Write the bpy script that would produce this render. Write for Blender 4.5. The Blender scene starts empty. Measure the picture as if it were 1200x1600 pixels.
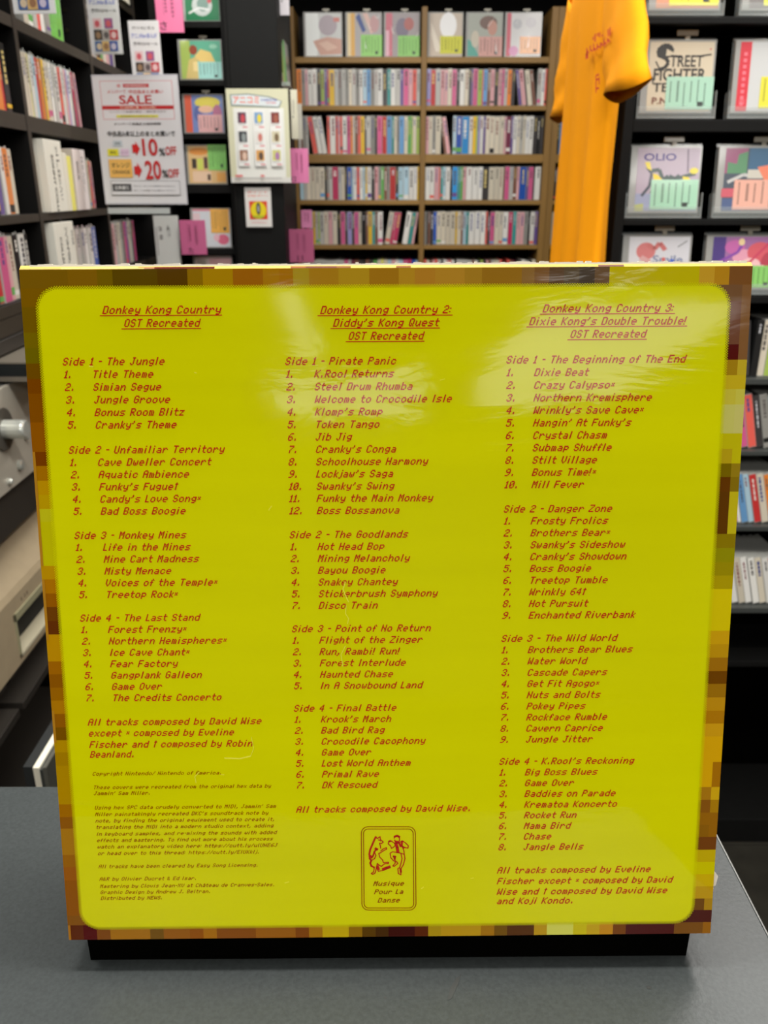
import bpy, math, random
from mathutils import Vector, Matrix
random.seed(7)
C = bpy.context.scene.collection
sc = bpy.context.scene
# ------------------------------------------------------------------ camera, light, exposure
HC = 1.70                                   # camera height
FPX = 1300.0
PIT = math.atan(505 / FPX)
cp, sp = math.cos(PIT), math.sin(PIT)
cam_d = bpy.data.cameras.new('camera'); cam = bpy.data.objects.new('camera', cam_d); C.objects.link(cam)
cam_d.sensor_fit = 'VERTICAL'; cam_d.sensor_height = 36; cam_d.lens = 36 * FPX / 1600
cam_d.clip_start = 0.02; cam_d.clip_end = 50
cam.location = (0, 0, HC); cam.rotation_euler = (math.pi / 2 - PIT, 0, 0)
cam_d.dof.use_dof = True; cam_d.dof.focus_distance = 0.385; cam_d.dof.aperture_fstop = 18
sc.camera = cam
w = bpy.data.worlds.new('world'); sc.world = w; w.use_nodes = True
w.node_tree.nodes['Background'].inputs[0].default_value = (1, .96, .9, 1)
w.node_tree.nodes['Background'].inputs[1].default_value = 0.2
CEIL = HC + 1.15
def area(name, x, y, sx, sy, power, col=(1, .97, .92), z=None, rot=(0, 0, 0)):
    l = bpy.data.lights.new(name, 'AREA'); l.shape = 'RECTANGLE'; l.size = sx; l.size_y = sy; l.energy = power; l.color = col
    o = bpy.data.objects.new(name, l); C.objects.link(o); o.location = (x, y, (CEIL - .035) if z is None else z); o.rotation_euler = rot
    return o
LIGHTS = [  # x, y, size x, size y, watts : unseen ceiling lamps placed for the box's light and reflections
    (-2.0, -1.9, .5, 1.0, 32), (-.7, -1.9, .5, 1.0, 28), (.6, -1.9, .5, 1.0, 26), (1.9, -1.9, .5, 1.0, 30),
    (-.02, .58, 1.0, .14, 36), (-1.25, .75, .3, 1.2, 38), (1.7, .5, .3, 1.2, 20),
    (.95, 1.35, .35, 1.1, 19), (-.05, 2.35, 1.4, .25, 23),
    (1.4, -4.9, 1.1, 2.9, 44), (-.2, -6.2, 1.2, 1.4, 24), (-.42, -4.0, .12, 1.4, 2.2),  # weak panels added to put glare patches on the shrink film
]
for i, (x, y, sx, sy, p) in enumerate(LIGHTS): area('lamp', x, y, sx, sy, p)
vs = sc.view_settings
vs.view_transform = 'Standard'; vs.look = 'None'; vs.gamma = 1; vs.use_curve_mapping = False; vs.exposure = 0.0
cy = sc.cycles
cy.use_denoising = True; cy.max_bounces = 6; cy.diffuse_bounces = 3; cy.glossy_bounces = 3; cy.transparent_max_bounces = 8
cy.sample_clamp_indirect = 4; cy.caustics_reflective = False; cy.caustics_refractive = False

# ------------------------------------------------------------------ helpers
def at(px, py, Y):                          # world point at forward distance Y on the sight line of a measured pixel
    v = (800 - py) / FPX; y = cp + v * sp
    k = Y / y
    return Vector(((px - 600) / FPX * k, Y, HC + (-sp + v * cp) * k))
def at_x(px, py, X):
    v = (800 - py) / FPX; k = X / ((px - 600) / FPX)
    return Vector((X, (cp + v * sp) * k, HC + (-sp + v * cp) * k))
def lin(c): 
    c = c / 255.0
    return c / 12.92 if c <= .04045 else ((c + .055) / 1.055) ** 2.4
MATS = {}
def mat(rgb, rough=.5, coat=0, metal=0, spec=.5, key=''):
    k = (tuple(rgb), rough, coat, metal, spec, key)
    if k in MATS: return MATS[k]
    m = bpy.data.materials.new('mat_%d' % len(MATS)); m.use_nodes = True
    nt = m.node_tree; b = nt.nodes['Principled BSDF']
    b.inputs['Base Color'].default_value = (lin(rgb[0]), lin(rgb[1]), lin(rgb[2]), 1)
    b.inputs['Roughness'].default_value = rough; b.inputs['Metallic'].default_value = metal
    b.inputs['Specular IOR Level'].default_value = spec
    if coat: b.inputs['Coat Weight'].default_value = coat; b.inputs['Coat Roughness'].default_value = .08
    MATS[k] = m; return m
def node(nt, t, **kw):
    n = nt.nodes.new(t)
    for k, v in kw.items():
        if k.startswith('i_'): n.inputs[k[2:].replace('_', ' ')].default_value = v
        else: setattr(n, k, v)
    return n
def noisy(m, scale, amt, bump=0.0, stretch=(1, 1, 1), detail=4):
    """fine procedural grain: colour varied by a noise and a matching bump"""
    nt = m.node_tree; b = nt.nodes['Principled BSDF']; L = nt.links.new
    tc = node(nt, 'ShaderNodeTexCoord'); mp = node(nt, 'ShaderNodeMapping'); mp.inputs['Scale'].default_value = stretch
    L(tc.outputs['Object'], mp.inputs[0])
    n = node(nt, 'ShaderNodeTexNoise'); n.inputs['Scale'].default_value = scale; n.inputs['Detail'].default_value = detail
    L(mp.outputs[0], n.inputs[0])
    base = b.inputs['Base Color'].default_value[:]
    hs = node(nt, 'ShaderNodeHueSaturation'); hs.inputs['Color'].default_value = base
    mr = node(nt, 'ShaderNodeMapRange'); mr.inputs[1].default_value = .3; mr.inputs[2].default_value = .7
    mr.inputs[3].default_value = 1 - amt; mr.inputs[4].default_value = 1 + amt
    L(n.outputs['Fac'], mr.inputs[0]); L(mr.outputs[0], hs.inputs['Value']); L(hs.outputs[0], b.inputs['Base Color'])
    if bump:
        bp = node(nt, 'ShaderNodeBump'); bp.inputs['Strength'].default_value = bump; bp.inputs['Distance'].default_value = .002
        L(n.outputs['Fac'], bp.inputs['Height']); L(bp.outputs[0], b.inputs['Normal'])
    return m
def clear(name, tint=(190, 196, 194), a=.2, rough=.08):
    m = bpy.data.materials.new(name); m.use_nodes = True; nt = m.node_tree; b = nt.nodes['Principled BSDF']
    b.inputs['Base Color'].default_value = (lin(tint[0]), lin(tint[1]), lin(tint[2]), 1); b.inputs['Alpha'].default_value = a
    b.inputs['Roughness'].default_value = rough; b.inputs['Specular IOR Level'].default_value = .8
    return m
class MB:
    def __init__(s): s.v = []; s.f = []; s.m = []; s.mats = []; s.T = Matrix()
    def mi(s, m):
        if m not in s.mats: s.mats.append(m)
        return s.mats.index(m)
    def poly(s, pts, m):
        n = len(s.v); s.v += [tuple(s.T @ Vector(p)) for p in pts]; s.f.append(tuple(range(n, n + len(pts)))); s.m.append(s.mi(m))
    def box(s, x0, x1, y0, y1, z0, z1, m, front=None, bev=0):
        n = len(s.v); k = s.mi(m)
        if bev:                               # edges along the length softened: octagonal section in xz
            b = bev
            ring = [(x0 + b, z0), (x1 - b, z0), (x1, z0 + b), (x1, z1 - b), (x1 - b, z1), (x0 + b, z1), (x0, z1 - b), (x0, z0 + b)]
            s.v += [tuple(s.T @ Vector((x, y, z))) for y in (y0, y1) for x, z in ring]
            s.f.append(tuple(n + i for i in range(8))); s.f.append(tuple(n + 15 - i for i in range(8)))
            s.m += [k if front is None else s.mi(front), k]
            for i in range(8):
                j = (i + 1) % 8; s.f.append((n + i, n + 8 + i, n + 8 + j, n + j)); s.m.append(k)
            return
        s.v += [tuple(s.T @ Vector(p)) for p in ((x0, y0, z0), (x1, y0, z0), (x1, y1, z0), (x0, y1, z0), (x0, y0, z1), (x1, y0, z1), (x1, y1, z1), (x0, y1, z1))]
        for f in ((0, 3, 2, 1), (4, 5, 6, 7), (0, 1, 5, 4), (1, 2, 6, 5), (2, 3, 7, 6), (3, 0, 4, 7)):
            s.f.append(tuple(n + i for i in f)); s.m.append(k)
        if front is not None: s.m[-4] = s.mi(front)
    def rect(s, x0, x1, z0, z1, m, y=0): s.poly([(x0, y, z0), (x1, y, z0), (x1, y, z1), (x0, y, z1)], m)
    def tube(s, pts, r, m, seg=8, cap=True):
        pts = [Vector(p) for p in pts]; rs = r if isinstance(r, (list, tuple)) else [r] * len(pts); k = s.mi(m); base = len(s.v)
        for i, p in enumerate(pts):
            d = (pts[min(i + 1, len(pts) - 1)] - pts[max(i - 1, 0)]).normalized()
            a = d.cross(Vector((0, 0, 1)) if abs(d.z) < .9 else Vector((1, 0, 0))).normalized(); b = d.cross(a)
            for j in range(seg):
                t = 2 * math.pi * j / seg; s.v.append(tuple(s.T @ (p + rs[i] * (math.cos(t) * a + math.sin(t) * b))))
        for i in range(len(pts) - 1):
            for j in range(seg):
                q = (j + 1) % seg; s.f.append((base + i * seg + j, base + i * seg + q, base + (i + 1) * seg + q, base + (i + 1) * seg + j)); s.m.append(k)
        if cap:
            s.f.append(tuple(base + j for j in range(seg))[::-1]); s.m.append(k)
            s.f.append(tuple(base + (len(pts) - 1) * seg + j for j in range(seg))); s.m.append(k)
    def build(s, name, parent=None, smooth=False, bevel=0, M=None):
        me = bpy.data.meshes.new(name); me.from_pydata(s.v, [], s.f)
        for m in s.mats: me.materials.append(m)
        me.polygons.foreach_set('material_index', s.m)
        if smooth: me.polygons.foreach_set('use_smooth', [True] * len(s.f))
        me.update()
        o = bpy.data.objects.new(name, me); C.objects.link(o)
        if M is not None: o.matrix_world = M
        if parent is not None: o.parent = parent
        if bevel:
            b = o.modifiers.new('bevel', 'BEVEL'); b.width = bevel; b.segments = 2; b.limit_method = 'ANGLE'
        return o
def tag(o, label, cat, group=None, kind=None):
    o['label'] = label; o['category'] = cat
    if group: o['group'] = group
    if kind: o['kind'] = kind
    return o
def empty(name, label, cat, M=None, group=None):
    o = bpy.data.objects.new(name, None); C.objects.link(o); o.empty_display_size = .05
    if M is not None: o.matrix_world = M
    return tag(o, label, cat, group)
def frame(o, rz=0, rx=0, ry=0): return Matrix.Translation(o) @ Matrix.Rotation(rz, 4, 'Z') @ Matrix.Rotation(rx, 4, 'X') @ Matrix.Rotation(ry, 4, 'Y')
def text2d(s, size, bold=0):
    """outline lettering of the built-in font as 2-D polygons, left-bottom aligned"""
    cu = bpy.data.curves.new('t', 'FONT'); cu.body = s; cu.size = size; cu.offset = bold; cu.resolution_u = 3
    o = bpy.data.objects.new('t', cu); C.objects.link(o); me = o.to_mesh()
    vs_ = [(v.co.x, v.co.y) for v in me.vertices]; fs = [tuple(p.vertices) for p in me.polygons]
    o.to_mesh_clear(); bpy.data.objects.remove(o); bpy.data.curves.remove(cu)
    return vs_, fs
def put_text(mb, s, x, z, m, height=None, width=None, y=0, bold=0, rot=0, center=False):
    vv, ff = text2d(s, 1.0, bold)
    if not vv: return
    x0 = min(a for a, b in vv); x1 = max(a for a, b in vv); y0 = min(b for a, b in vv); y1 = max(b for a, b in vv)
    sy = height / (y1 - y0) if height else width / (x1 - x0)
    sx = width / (x1 - x0) if width else sy
    n = len(mb.v); k = mb.mi(m); ca, sa = math.cos(rot), math.sin(rot)
    for a, b in vv:
        X = (a - x0) * sx; Z = (b - y0) * sy
        if center: X -= (x1 - x0) * sx / 2
        mb.v.append(tuple(mb.T @ Vector((x + X * ca - Z * sa, y, z + X * sa + Z * ca))))
    for f in ff: mb.f.append(tuple(n + i for i in f)); mb.m.append(k)
def ell(cx, cz, rx, rz, n=16, a0=0, a1=2 * math.pi): return [(cx + rx * math.cos(a0 + (a1 - a0) * i / n), cz + rz * math.sin(a0 + (a1 - a0) * i / n)) for i in range(n)]
def art(mb, shapes, W, H, y0=-.0003, dy=.00006, coat=.2):
    """flat printed artwork: layered shapes in 0..1 coordinates of a W x H sheet"""
    y = y0
    for s in shapes:
        k = s[0]; m = mat(s[-1], .45, coat)
        if k == 'r': mb.rect(s[1] * W, s[3] * W, s[2] * H, s[4] * H, m, y)
        elif k == 'e': mb.poly([(a * W, y, b * H) for a, b in ell(*s[1:5])], m)
        elif k == 'p': mb.poly([(a * W, y, b * H) for a, b in s[1]], m)
        elif k == 't': put_text(mb, s[1], s[2] * W, s[3] * H, m, height=s[4] * H, width=s[5] * W, y=y, bold=.02)
        elif k == 'l':                       # a brush line through points, width s[2]
            pts = s[1]; ww = s[2]
            for (a, b), (c, d) in zip(pts, pts[1:]):
                ln = math.hypot(c - a, d - b) or 1; nx, nz = -(d - b) / ln * ww / 2, (c - a) / ln * ww / 2
                mb.poly([((a + nx) * W, y, (b + nz) * H), ((a - nx) * W, y, (b - nz) * H), ((c - nx) * W, y, (d - nz) * H), ((c + nx) * W, y, (d + nz) * H)], m)
        y -= dy
ORD = 'first second third fourth fifth sixth seventh eighth ninth tenth eleventh twelfth thirteenth fourteenth fifteenth sixteenth seventeenth eighteenth nineteenth twentieth'.split()
TENS = {20: 'twenty', 30: 'thirty', 40: 'forty'}
def ordinal(n):
    if n <= 20: return ORD[n - 1]
    t, u = n // 10 * 10, n % 10
    return (TENS[t][:-1] + 'ieth') if u == 0 else TENS[t] + '-' + ORD[u - 1]

# ------------------------------------------------------------------ materials
BLACK = noisy(mat((9, 9, 8), .6, key='blk', spec=.2), 60, .15)
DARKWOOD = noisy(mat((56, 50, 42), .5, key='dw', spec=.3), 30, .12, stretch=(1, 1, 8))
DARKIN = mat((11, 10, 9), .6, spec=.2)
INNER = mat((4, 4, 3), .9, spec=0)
WOOD = noisy(mat((138, 104, 50), .5, key='wood'), 9, .28, .2, stretch=(1, 1, 1), detail=8)
WOODV = noisy(mat((136, 102, 48), .5, key='woodv'), 40, .22, .2, stretch=(1, 1, .06), detail=5)
WOODH = noisy(mat((142, 108, 52), .5, key='woodh'), 40, .22, .2, stretch=(.06, 1, 1), detail=5)
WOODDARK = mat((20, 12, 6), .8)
CLEARP = clear('clear_plastic', a=.16)
CASE = mat((150, 150, 146), .25, .6)
WHITE = mat((226, 226, 224), .5)
PAPER = mat((222, 218, 206), .6)
# ------------------------------------------------------------------ room shell
def struct(name, mb, **k):
    o = mb.build(name, **k); o['kind'] = 'structure'; return o
m = MB(); m.box(-3.2, 3.2, -8, 5.0, -.05, 0, noisy(mat((34, 32, 27), .45, key='floor'), 12, .2))
floor = struct('floor', m)
tile = noisy(mat((40, 38, 32), .4, key='tile'), 14, .18)
mb = MB()
for i in range(8):
    for j in range(8):
        mb.box(.3 + i * .305, .3 + i * .305 + .302, .6 + j * .305, .6 + j * .305 + .302, 0, .002, tile)
t = mb.build('floor_tile', floor); t['kind'] = 'stuff'
m = MB(); m.box(-3.2, 3.2, -8, 5.0, CEIL, CEIL + .05, noisy(mat((96, 95, 92), .9, key='ceil'), 40, .05)); struct('ceiling', m)
m = MB(); m.box(-3.2, 3.2, 4.9, 5.0, 0, CEIL, mat((8, 7, 6), .9)); struct('wall_back', m)
m = MB(); m.box(-3.25, -3.2, -8, 5.0, 0, CEIL, mat((150, 146, 138), .8)); struct('wall_left', m)
m = MB(); m.box(3.2, 3.25, -8, 5.0, 0, CEIL, mat((150, 146, 138), .8)); struct('wall_right', m)
m = MB(); m.box(-3.2, 3.2, -8.05, -8, 0, CEIL, mat((120, 116, 108), .8)); struct('wall_front', m)
for i, (x, y, sx, sy, p) in enumerate(LIGHTS):
    m = MB(); a, b = sx / 2 + .02, sy / 2 + .02; z0, z1 = CEIL - .04, CEIL
    for bx in ((-a, -a + .02, -b, b), (a - .02, a, -b, b), (-a, a, -b, -b + .02), (-a, a, b - .02, b)): m.box(x + bx[0], x + bx[1], y + bx[2], y + bx[3], z0, z1, WHITE)
    m.box(x - a, x + a, y - b, y + b, CEIL - .01, CEIL - .001, WHITE)
    o = m.build('unseen_ceiling_light'); tag(o, 'white metal housing of the %s unseen ceiling lamp placed for the light' % ordinal(i + 1), 'lamp', 'unseen ceiling lamps')

# ------------------------------------------------------------------ the big yellow record box set
R3 = Matrix(((0.9999530616705767, -0.00765657068341682, -0.0059372873443525685), (0.008715421926715301, 0.9785191977181003, 0.2059714084958508), (0.004232715000906304, -0.20601348650633325, 0.9785399979056686)))
O3 = Vector((0.00316, 0.30563, -0.34233 + HC))
BM = Matrix.Translation(O3) @ R3.to_4x4()
def uv(px, py):
    v = (800 - py) / FPX; d = Vector(((px - 600) / FPX, cp + v * sp, -sp + v * cp)); o = O3 - Vector((0, 0, HC)); n = R3.col[1]
    p = R3.transposed() @ (d * (o.dot(n) / d.dot(n)) - o); return p.x, p.z
WB, HB, TB = .315, .3175, .050
def film(rgb, key='', rough=.32):
    """printed card under shrink film: glossy coat whose normal is slightly wrinkled"""
    k = ('film', tuple(rgb), key)
    if k in MATS: return MATS[k]
    m = bpy.data.materials.new('film'); m.use_nodes = True; nt = m.node_tree; b = nt.nodes['Principled BSDF']; L = nt.links.new
    b.inputs['Base Color'].default_value = (lin(rgb[0]), lin(rgb[1]), lin(rgb[2]), 1)
    b.inputs['Roughness'].default_value = .5; b.inputs['Specular IOR Level'].default_value = 0
    b.inputs['Coat Weight'].default_value = 1; b.inputs['Coat Roughness'].default_value = .07; b.inputs['Coat IOR'].default_value = 1.4
    tc = node(nt, 'ShaderNodeTexCoord'); mp = node(nt, 'ShaderNodeMapping'); mp.inputs['Scale'].default_value = (1, 1, 2.2)
    n = node(nt, 'ShaderNodeTexNoise'); n.inputs['Scale'].default_value = 14; n.inputs['Detail'].default_value = 5; n.inputs['Distortion'].default_value = .6
    bp = node(nt, 'ShaderNodeBump'); bp.inputs['Strength'].default_value = .16; bp.inputs['Distance'].default_value = .002
    L(tc.outputs['Object'], mp.inputs[0]); L(mp.outputs[0], n.inputs[0]); L(n.outputs['Fac'], bp.inputs['Height']); L(bp.outputs[0], b.inputs['Coat Normal'])
    if key == 'panel':                       # faint horizontal print banding and mottling of the ink
        n2 = node(nt, 'ShaderNodeTexNoise'); n2.inputs['Scale'].default_value = 7; n2.inputs['Detail'].default_value = 6
        mp2 = node(nt, 'ShaderNodeMapping'); mp2.inputs['Scale'].default_value = (.5, 1, 5)
        L(tc.outputs['Object'], mp2.inputs[0]); L(mp2.outputs[0], n2.inputs[0])
        hs = node(nt, 'ShaderNodeHueSaturation'); hs.inputs['Color'].default_value = b.inputs['Base Color'].default_value[:]
        mr = node(nt, 'ShaderNodeMapRange'); mr.inputs[1].default_value = .3; mr.inputs[2].default_value = .7; mr.inputs[3].default_value = .96; mr.inputs[4].default_value = 1.04
        L(n2.outputs['Fac'], mr.inputs[0]); L(mr.outputs[0], hs.inputs['Value']); L(hs.outputs[0], b.inputs['Base Color'])
    MATS[k] = m; return m
boxo = empty('record_box', 'large yellow boxed record set with red track lists, leaning on the grey table', 'record box', BM)
x0, x1 = -WB / 2, WB / 2
CH = .0019
m = MB(); side = film((150, 100, 20)); cream = film((214, 178, 96)); back = film((190, 170, 20))
e = .0006
# carton: front face recess-free, soft top chamfer, thin side chamfers
prof = [(0, 0), (0, HB), (CH, HB + CH), (TB - .001, HB + CH), (TB, HB + CH - .001), (TB, .001), (TB - .001, 0)]
n = len(prof)
def ringat(x, k): return [(x, y if i else y, z) for i, (y, z) in enumerate(prof)]
L0 = [(x0 - 0, y, z) for y, z in prof]; L1 = [(x1, y, z) for y, z in prof]
for i in range(n):
    j = (i + 1) % n
    mm = [back, cream, cream, side, side, side, side][i]
    m.poly([L0[i], L0[j], L1[j], L1[i]][::-1], mm)
for s_, L_ in ((-1, L0), (1, L1)):
    ins = [(p[0] + s_ * e, min(max(p[1], .0012), TB - .0012), min(max(p[2], .0012), HB)) for p in L_]
    for i in range(n):
        j = (i + 1) % n; q = [L_[i], L_[j], ins[j], ins[i]]; m.poly(q if s_ > 0 else q[::-1], film((176, 130, 60)))
    m.poly(ins if s_ < 0 else ins[::-1], film((158, 104, 22)))
m.build('carton', boxo)
# pixel blocks of the printed border, measured as runs along each side
def runs(s): 
    out = []
    for q in s.split():
        a, c = q.split(':'); out.append((float(a), tuple(int(c[i:i + 2], 16) for i in (0, 2, 4))))
    return out
TOP = "30:7a5a06 106:825e06 152:735c00 176:5c4600 246:573a00 293:8c6900 317:aa8200 364:9c6006 411:a87606 436:a66f05 458:aa9020 483:a87c18 529:b08c1c 577:a07216 623:b28820 648:b07c24 680:b28426 726:a57c20 753:966c18 815:8a6630 835:7a5428 858:5c4228 881:584830 905:483c30 929:6a5034 952:c2b400 1092:c69a26 1116:b88618 1139:7a4e22"
BOT = "104:a86e14 111:5a2300 131:500000 152:7d460a 173:a56e0a 235:73500a 256:965a0a 297:915000 318:aa6e05 339:874b0a 400:9b5f0f 462:82460a 483:aa780a 504:c8ac05 545:966e05 566:5a3c00 587:462800 607:3c0800 648:5a2300 669:af910a 689:be960f 751:a57305 772:735000 792:552d00 834:be960f 854:d6d65a 895:cdbe00 916:c8a50f 936:c88c0f 957:784105 977:4b0f0a 1079:825514 1100:aa7814"
LEF = "448:7d5a00 480:735800 520:766400 544:6e6200 568:6e4b00 592:784100 615:824b00 660:915500 706:783c00 728:a56e00 751:be9100 773:be9b00 795:c3be14 815:c4be00 884:be9100 905:af7300 927:965a00 948:6e3e05 970:643005 991:be8c00 1033:a06400 1053:8c5500 1074:9b6400 1094:af7805 1115:915a05 1136:785000 1156:b48c00 1175:a57d00 1196:af8700 1256:a06905 1276:8c5500 1294:a5730a 1335:965f00 1354:965505 1375:8c5000 1430:82500a"
RIN = "441:735030 470:704630 538:551410 562:a58214 586:c8af1e 608:c8bc3c 632:c8c464 677:c3b90a 701:b9a014 724:786400 745:643700 768:5f3700 834:8c7800 856:918c00 878:9b8c00 899:af9b00 920:d7c300 985:cda00a 1006:be910a 1027:a06e0a 1048:6e4100 1068:9b6e0a 1089:be8c0f 1110:af780a 1130:cd9b14 1150:d7a50a 1229:aa7814 1249:875514 1269:96640f 1288:8c5f0f 1307:734114 1327:c3aa0a 1346:cdc300 1365:cdaf0a 1384:be960a 1403:6e460a 1421:4b190f 1440:784b0f"
ROUT = "441:825a32 562:c3aa28 586:c8af1e 608:cac24a 632:cac46c 677:c3b90a 724:967d14 745:876e0a 768:c3b414 834:8c7800 856:918c00 878:9b8c00 899:af9b00 920:d7c300 985:cda00a 1006:be910a 1027:a06e0a 1048:6e4100 1068:9b6e0a 1089:be8c0f 1110:af780a 1130:cd9b14 1150:d7a50a 1190:a56e0a 1229:cda514 1249:aa7d0f 1269:96640f 1307:734114 1327:c3aa0a 1346:cdc300 1365:cdaf0a 1384:be960a 1403:aa820a 1421:4b190f 1440:965f0a"
m = MB(); yb = -.0002
PL, PR, PT, PB = -.1500, .1474, .3092, .0070
r = runs(TOP) + [(1176, (0, 0, 0))]
for (a, c), (b, _) in zip(r, r[1:]):
    ua, ub = uv(a, 434)[0], uv(b, 434)[0]
    if a == 30: ua = x0
    if b == 1176: ub = x1
    m.rect(ua, ub, PT - .008, HB, film(c), yb)
r = runs(BOT) + [(1110, (0, 0, 0))]
for (a, c), (b, _) in zip(r, r[1:]):
    ua, ub = max(x0, uv(a, 1458)[0]), uv(b, 1458)[0]
    if b == 1110: ub = x1
    if a == 104: ua = x0
    m.rect(ua, ub, 0, PB + .008, film(c), yb - .0001)
    if 150 <= a < 230: m.rect(ua, ub, PB - .0012, PB + .008, film((90, 14, 4)), yb - .00015)
def vcol(spec, ua, ub, edge):
    r = runs(spec) + [(1445 if edge < 0 else 1457.5, (0, 0, 0))]
    for (a, c), (b, _) in zip(r, r[1:]):
        px_ = 1150 if edge > 0 else 60
        px2 = lambda yy: (30 + 78 * (yy - 421) / 1047 + 10) if edge < 0 else 1176 - 66.5 * (yy - 415) / 1042 - 10
        va, vb = uv(px2(a), a)[1], uv(px2(b), b)[1]
        m.rect(ua, ub, max(vb, 0), min(va, HB - .0078), film(c), yb - .0002)
vcol(LEF, x0, PL + .008, -1)
vcol(RIN, PR - .008, PR + .0061, 1); vcol(ROUT, PR + .0061, x1, 1)
for ya, yb_ in ((706, 884), (905, 1000), (1110, 1160)):   # thin lighter wrap-round strip at the left edge
    m.rect(x0, x0 + .0012, uv(60, yb_)[1], uv(60, ya)[1], film((176, 124, 30)), yb - .0003)
m.build('pixel_border', boxo)
# yellow panel with rounded corners and a halftone fringe
YEL = film((217, 216, 0), 'panel')
m = MB(); rad = .0085; yp = -.0006; pts = []
for cx_, cz_, a0 in ((PR - rad, PT - rad, 0), (PL + rad, PT - rad, 90), (PL + rad, PB + rad, 180), (PR - rad, PB + rad, 270)):
    for i in range(9): t = math.radians(a0 + i * 90 / 8); pts.append((cx_ + rad * math.cos(t), cz_ + rad * math.sin(t)))
m.poly([(a, yp, b) for a, b in pts][::-1], YEL)
per = []                                    # evenly spaced points on the outline with their outward normal
for (a, b), (c, d) in zip(pts, pts[1:] + pts[:1]):
    ln = math.hypot(c - a, d - b)
    per.append((a, b, c, d, ln))
pitch = .00108; tot = sum(p[4] for p in per)
for row, (off, rr) in enumerate(((.00015, .00047), (.0007, .0004), (.00125, .0003))):
    s = (row % 2) * pitch / 2; acc = 0
    for a, b, c, d, ln in per:
        nx, nz = (d - b) / ln, -(c - a) / ln
        while s < acc + ln:
            t = (s - acc) / ln; x = a + (c - a) * t + nx * off; z = b + (d - b) * t + nz * off
            m.poly([(x - rr, yp, z), (x, yp, z - rr), (x + rr, yp, z), (x, yp, z + rr)], YEL); s += pitch
        acc += ln
m.build('track_panel', boxo)
# pale worn upper edge and its coloured wrap-round blocks
m = MB()
for a, b, c in ((30, 95, (190, 160, 90)), (95, 225, (214, 184, 110)), (215, 241, (150, 110, 80)), (241, 335, (84, 34, 30)), (454, 478, (140, 90, 60)), (478, 526, (110, 70, 60)), (526, 548, (130, 90, 60)), (619, 642, (130, 90, 60)), (935, 975, (120, 90, 80))):
    ua, ub = max(x0, uv(a, 419)[0]), uv(b, 419)[0]; q = .00008
    m.poly([(ua, -q, HB + q), (ub, -q, HB + q), (ub, CH * .45 - q, HB + CH * .45 + q), (ua, CH * .45 - q, HB + CH * .45 + q)], film(c))
ww = mat((240, 236, 222), .7); x = x0 + .004
random.seed(3)
while x < x1 - .002:
    l = random.uniform(.0008, .003); h = random.choice((.0001, .0002, .0003, .0006)) * random.uniform(.6, 1.3)
    m.box(x, min(x + l, x1), CH * .7, CH + .001, HB + CH * .6, HB + CH + h, ww); x += l
m.build('worn_top_edge', boxo)
m = MB(); u_, v_ = uv(1112, 1378)
m.poly([(x1, .004, v_ + .006), (x1 + .0035, .003, v_ + .001), (x1 + .0026, .003, v_ - .004), (x1, .004, v_ - .006)], mat((236, 232, 220), .7))
m.poly([(x1, .0055, v_ + .006), (x1 + .0035, .0045, v_ + .001), (x1 + .0026, .0045, v_ - .004), (x1, .0055, v_ - .006)], mat((236, 232, 220), .7))
m.poly([(x1, .004, v_ + .006), (x1 + .0035, .003, v_ + .001), (x1 + .0035, .0045, v_ + .001), (x1, .0055, v_ + .006)], mat((236, 232, 220), .7))
m.build('torn_flap', boxo)['label'] = 'small torn white paper flap'

# ---- pixel lettering
GL = '''! 5F|& 36 49 56 20 50|\' 04 03|* 14 08 14|, 80 60|- 08 08 08|. 00 60|/ 60 10 0C 03|0 3E 51 49 45 3E|1 42 7F 40|2 62 51 49 49 46|3 22 41 49 49 36|4 18 14 12 7F 10|5 27 45 45 45 39|6 3C 4A 49 49 31|7 01 71 09 05 03|8 36 49 49 49 36|9 46 49 49 29 1E|: 24|A 7E 09 09 09 7E|B 7F 49 49 49 36|C 3E 41 41 41 22|D 7F 41 41 41 3E|E 7F 49 49 49 41|F 7F 09 09 09 01|G 3E 41 49 49 3A|H 7F 08 08 08 7F|I 7F|J 20 40 41 3F 01|K 7F 08 14 22 41|L 7F 40 40 40|M 7F 02 0C 02 7F|N 7F 04 08 10 7F|O 3E 41 41 41 3E|P 7F 09 09 09 06|Q 3E 41 51 21 5E|R 7F 09 19 29 46|S 26 49 49 49 32|T 01 01 7F 01 01|U 3F 40 40 40 3F|V 1F 20 40 20 1F|W 7F 20 18 20 7F|X 63 14 08 14 63|Z 61 51 49 45 43|Y 03 04 78 04 03|a 20 54 54 54 78|b 7F 44 44 44 38|c 38 44 44 44 28|d 38 44 44 44 7F|e 38 54 54 54 18|f 08 7E 09 02|g 18 A4 A4 A4 7C|h 7F 08 04 04 78|i 7D|j 80 80 7D|k 7F 10 28 44|l 7F|m 7C 04 78 04 78|n 7C 08 04 04 78|o 38 44 44 44 38|p FC 24 24 24 18|q 18 24 24 24 FC|r 7C 08 04 04 08|s 48 54 54 54 24|t 04 3F 44 44|u 3C 40 40 20 7C|v 1C 20 40 20 1C|w 3C 40 30 40 3C|x 44 28 10 28 44|y 1C A0 A0 A0 7C|z 44 64 54 4C 44|\u2020 02 7F 02'''
FONT = {}
for t in GL.split('|'):
    k_, *v_ = t.split(' '); FONT[k_] = [int(h, 16) for h in v_]
FONT['\u00e2'] = [0x20, 0x56, 0x55, 0x56, 0x78]
INK = film((192, 40, 22)); INKS = film((150, 54, 2))
def twidth(s):
    w_ = 0
    for ch in s:
        if ch == ' ': w_ += 4; continue
        n = len(FONT[ch]); w_ += n + 2 if ch in ".,'!:" else max(n, 3) + 1
    return w_
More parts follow.
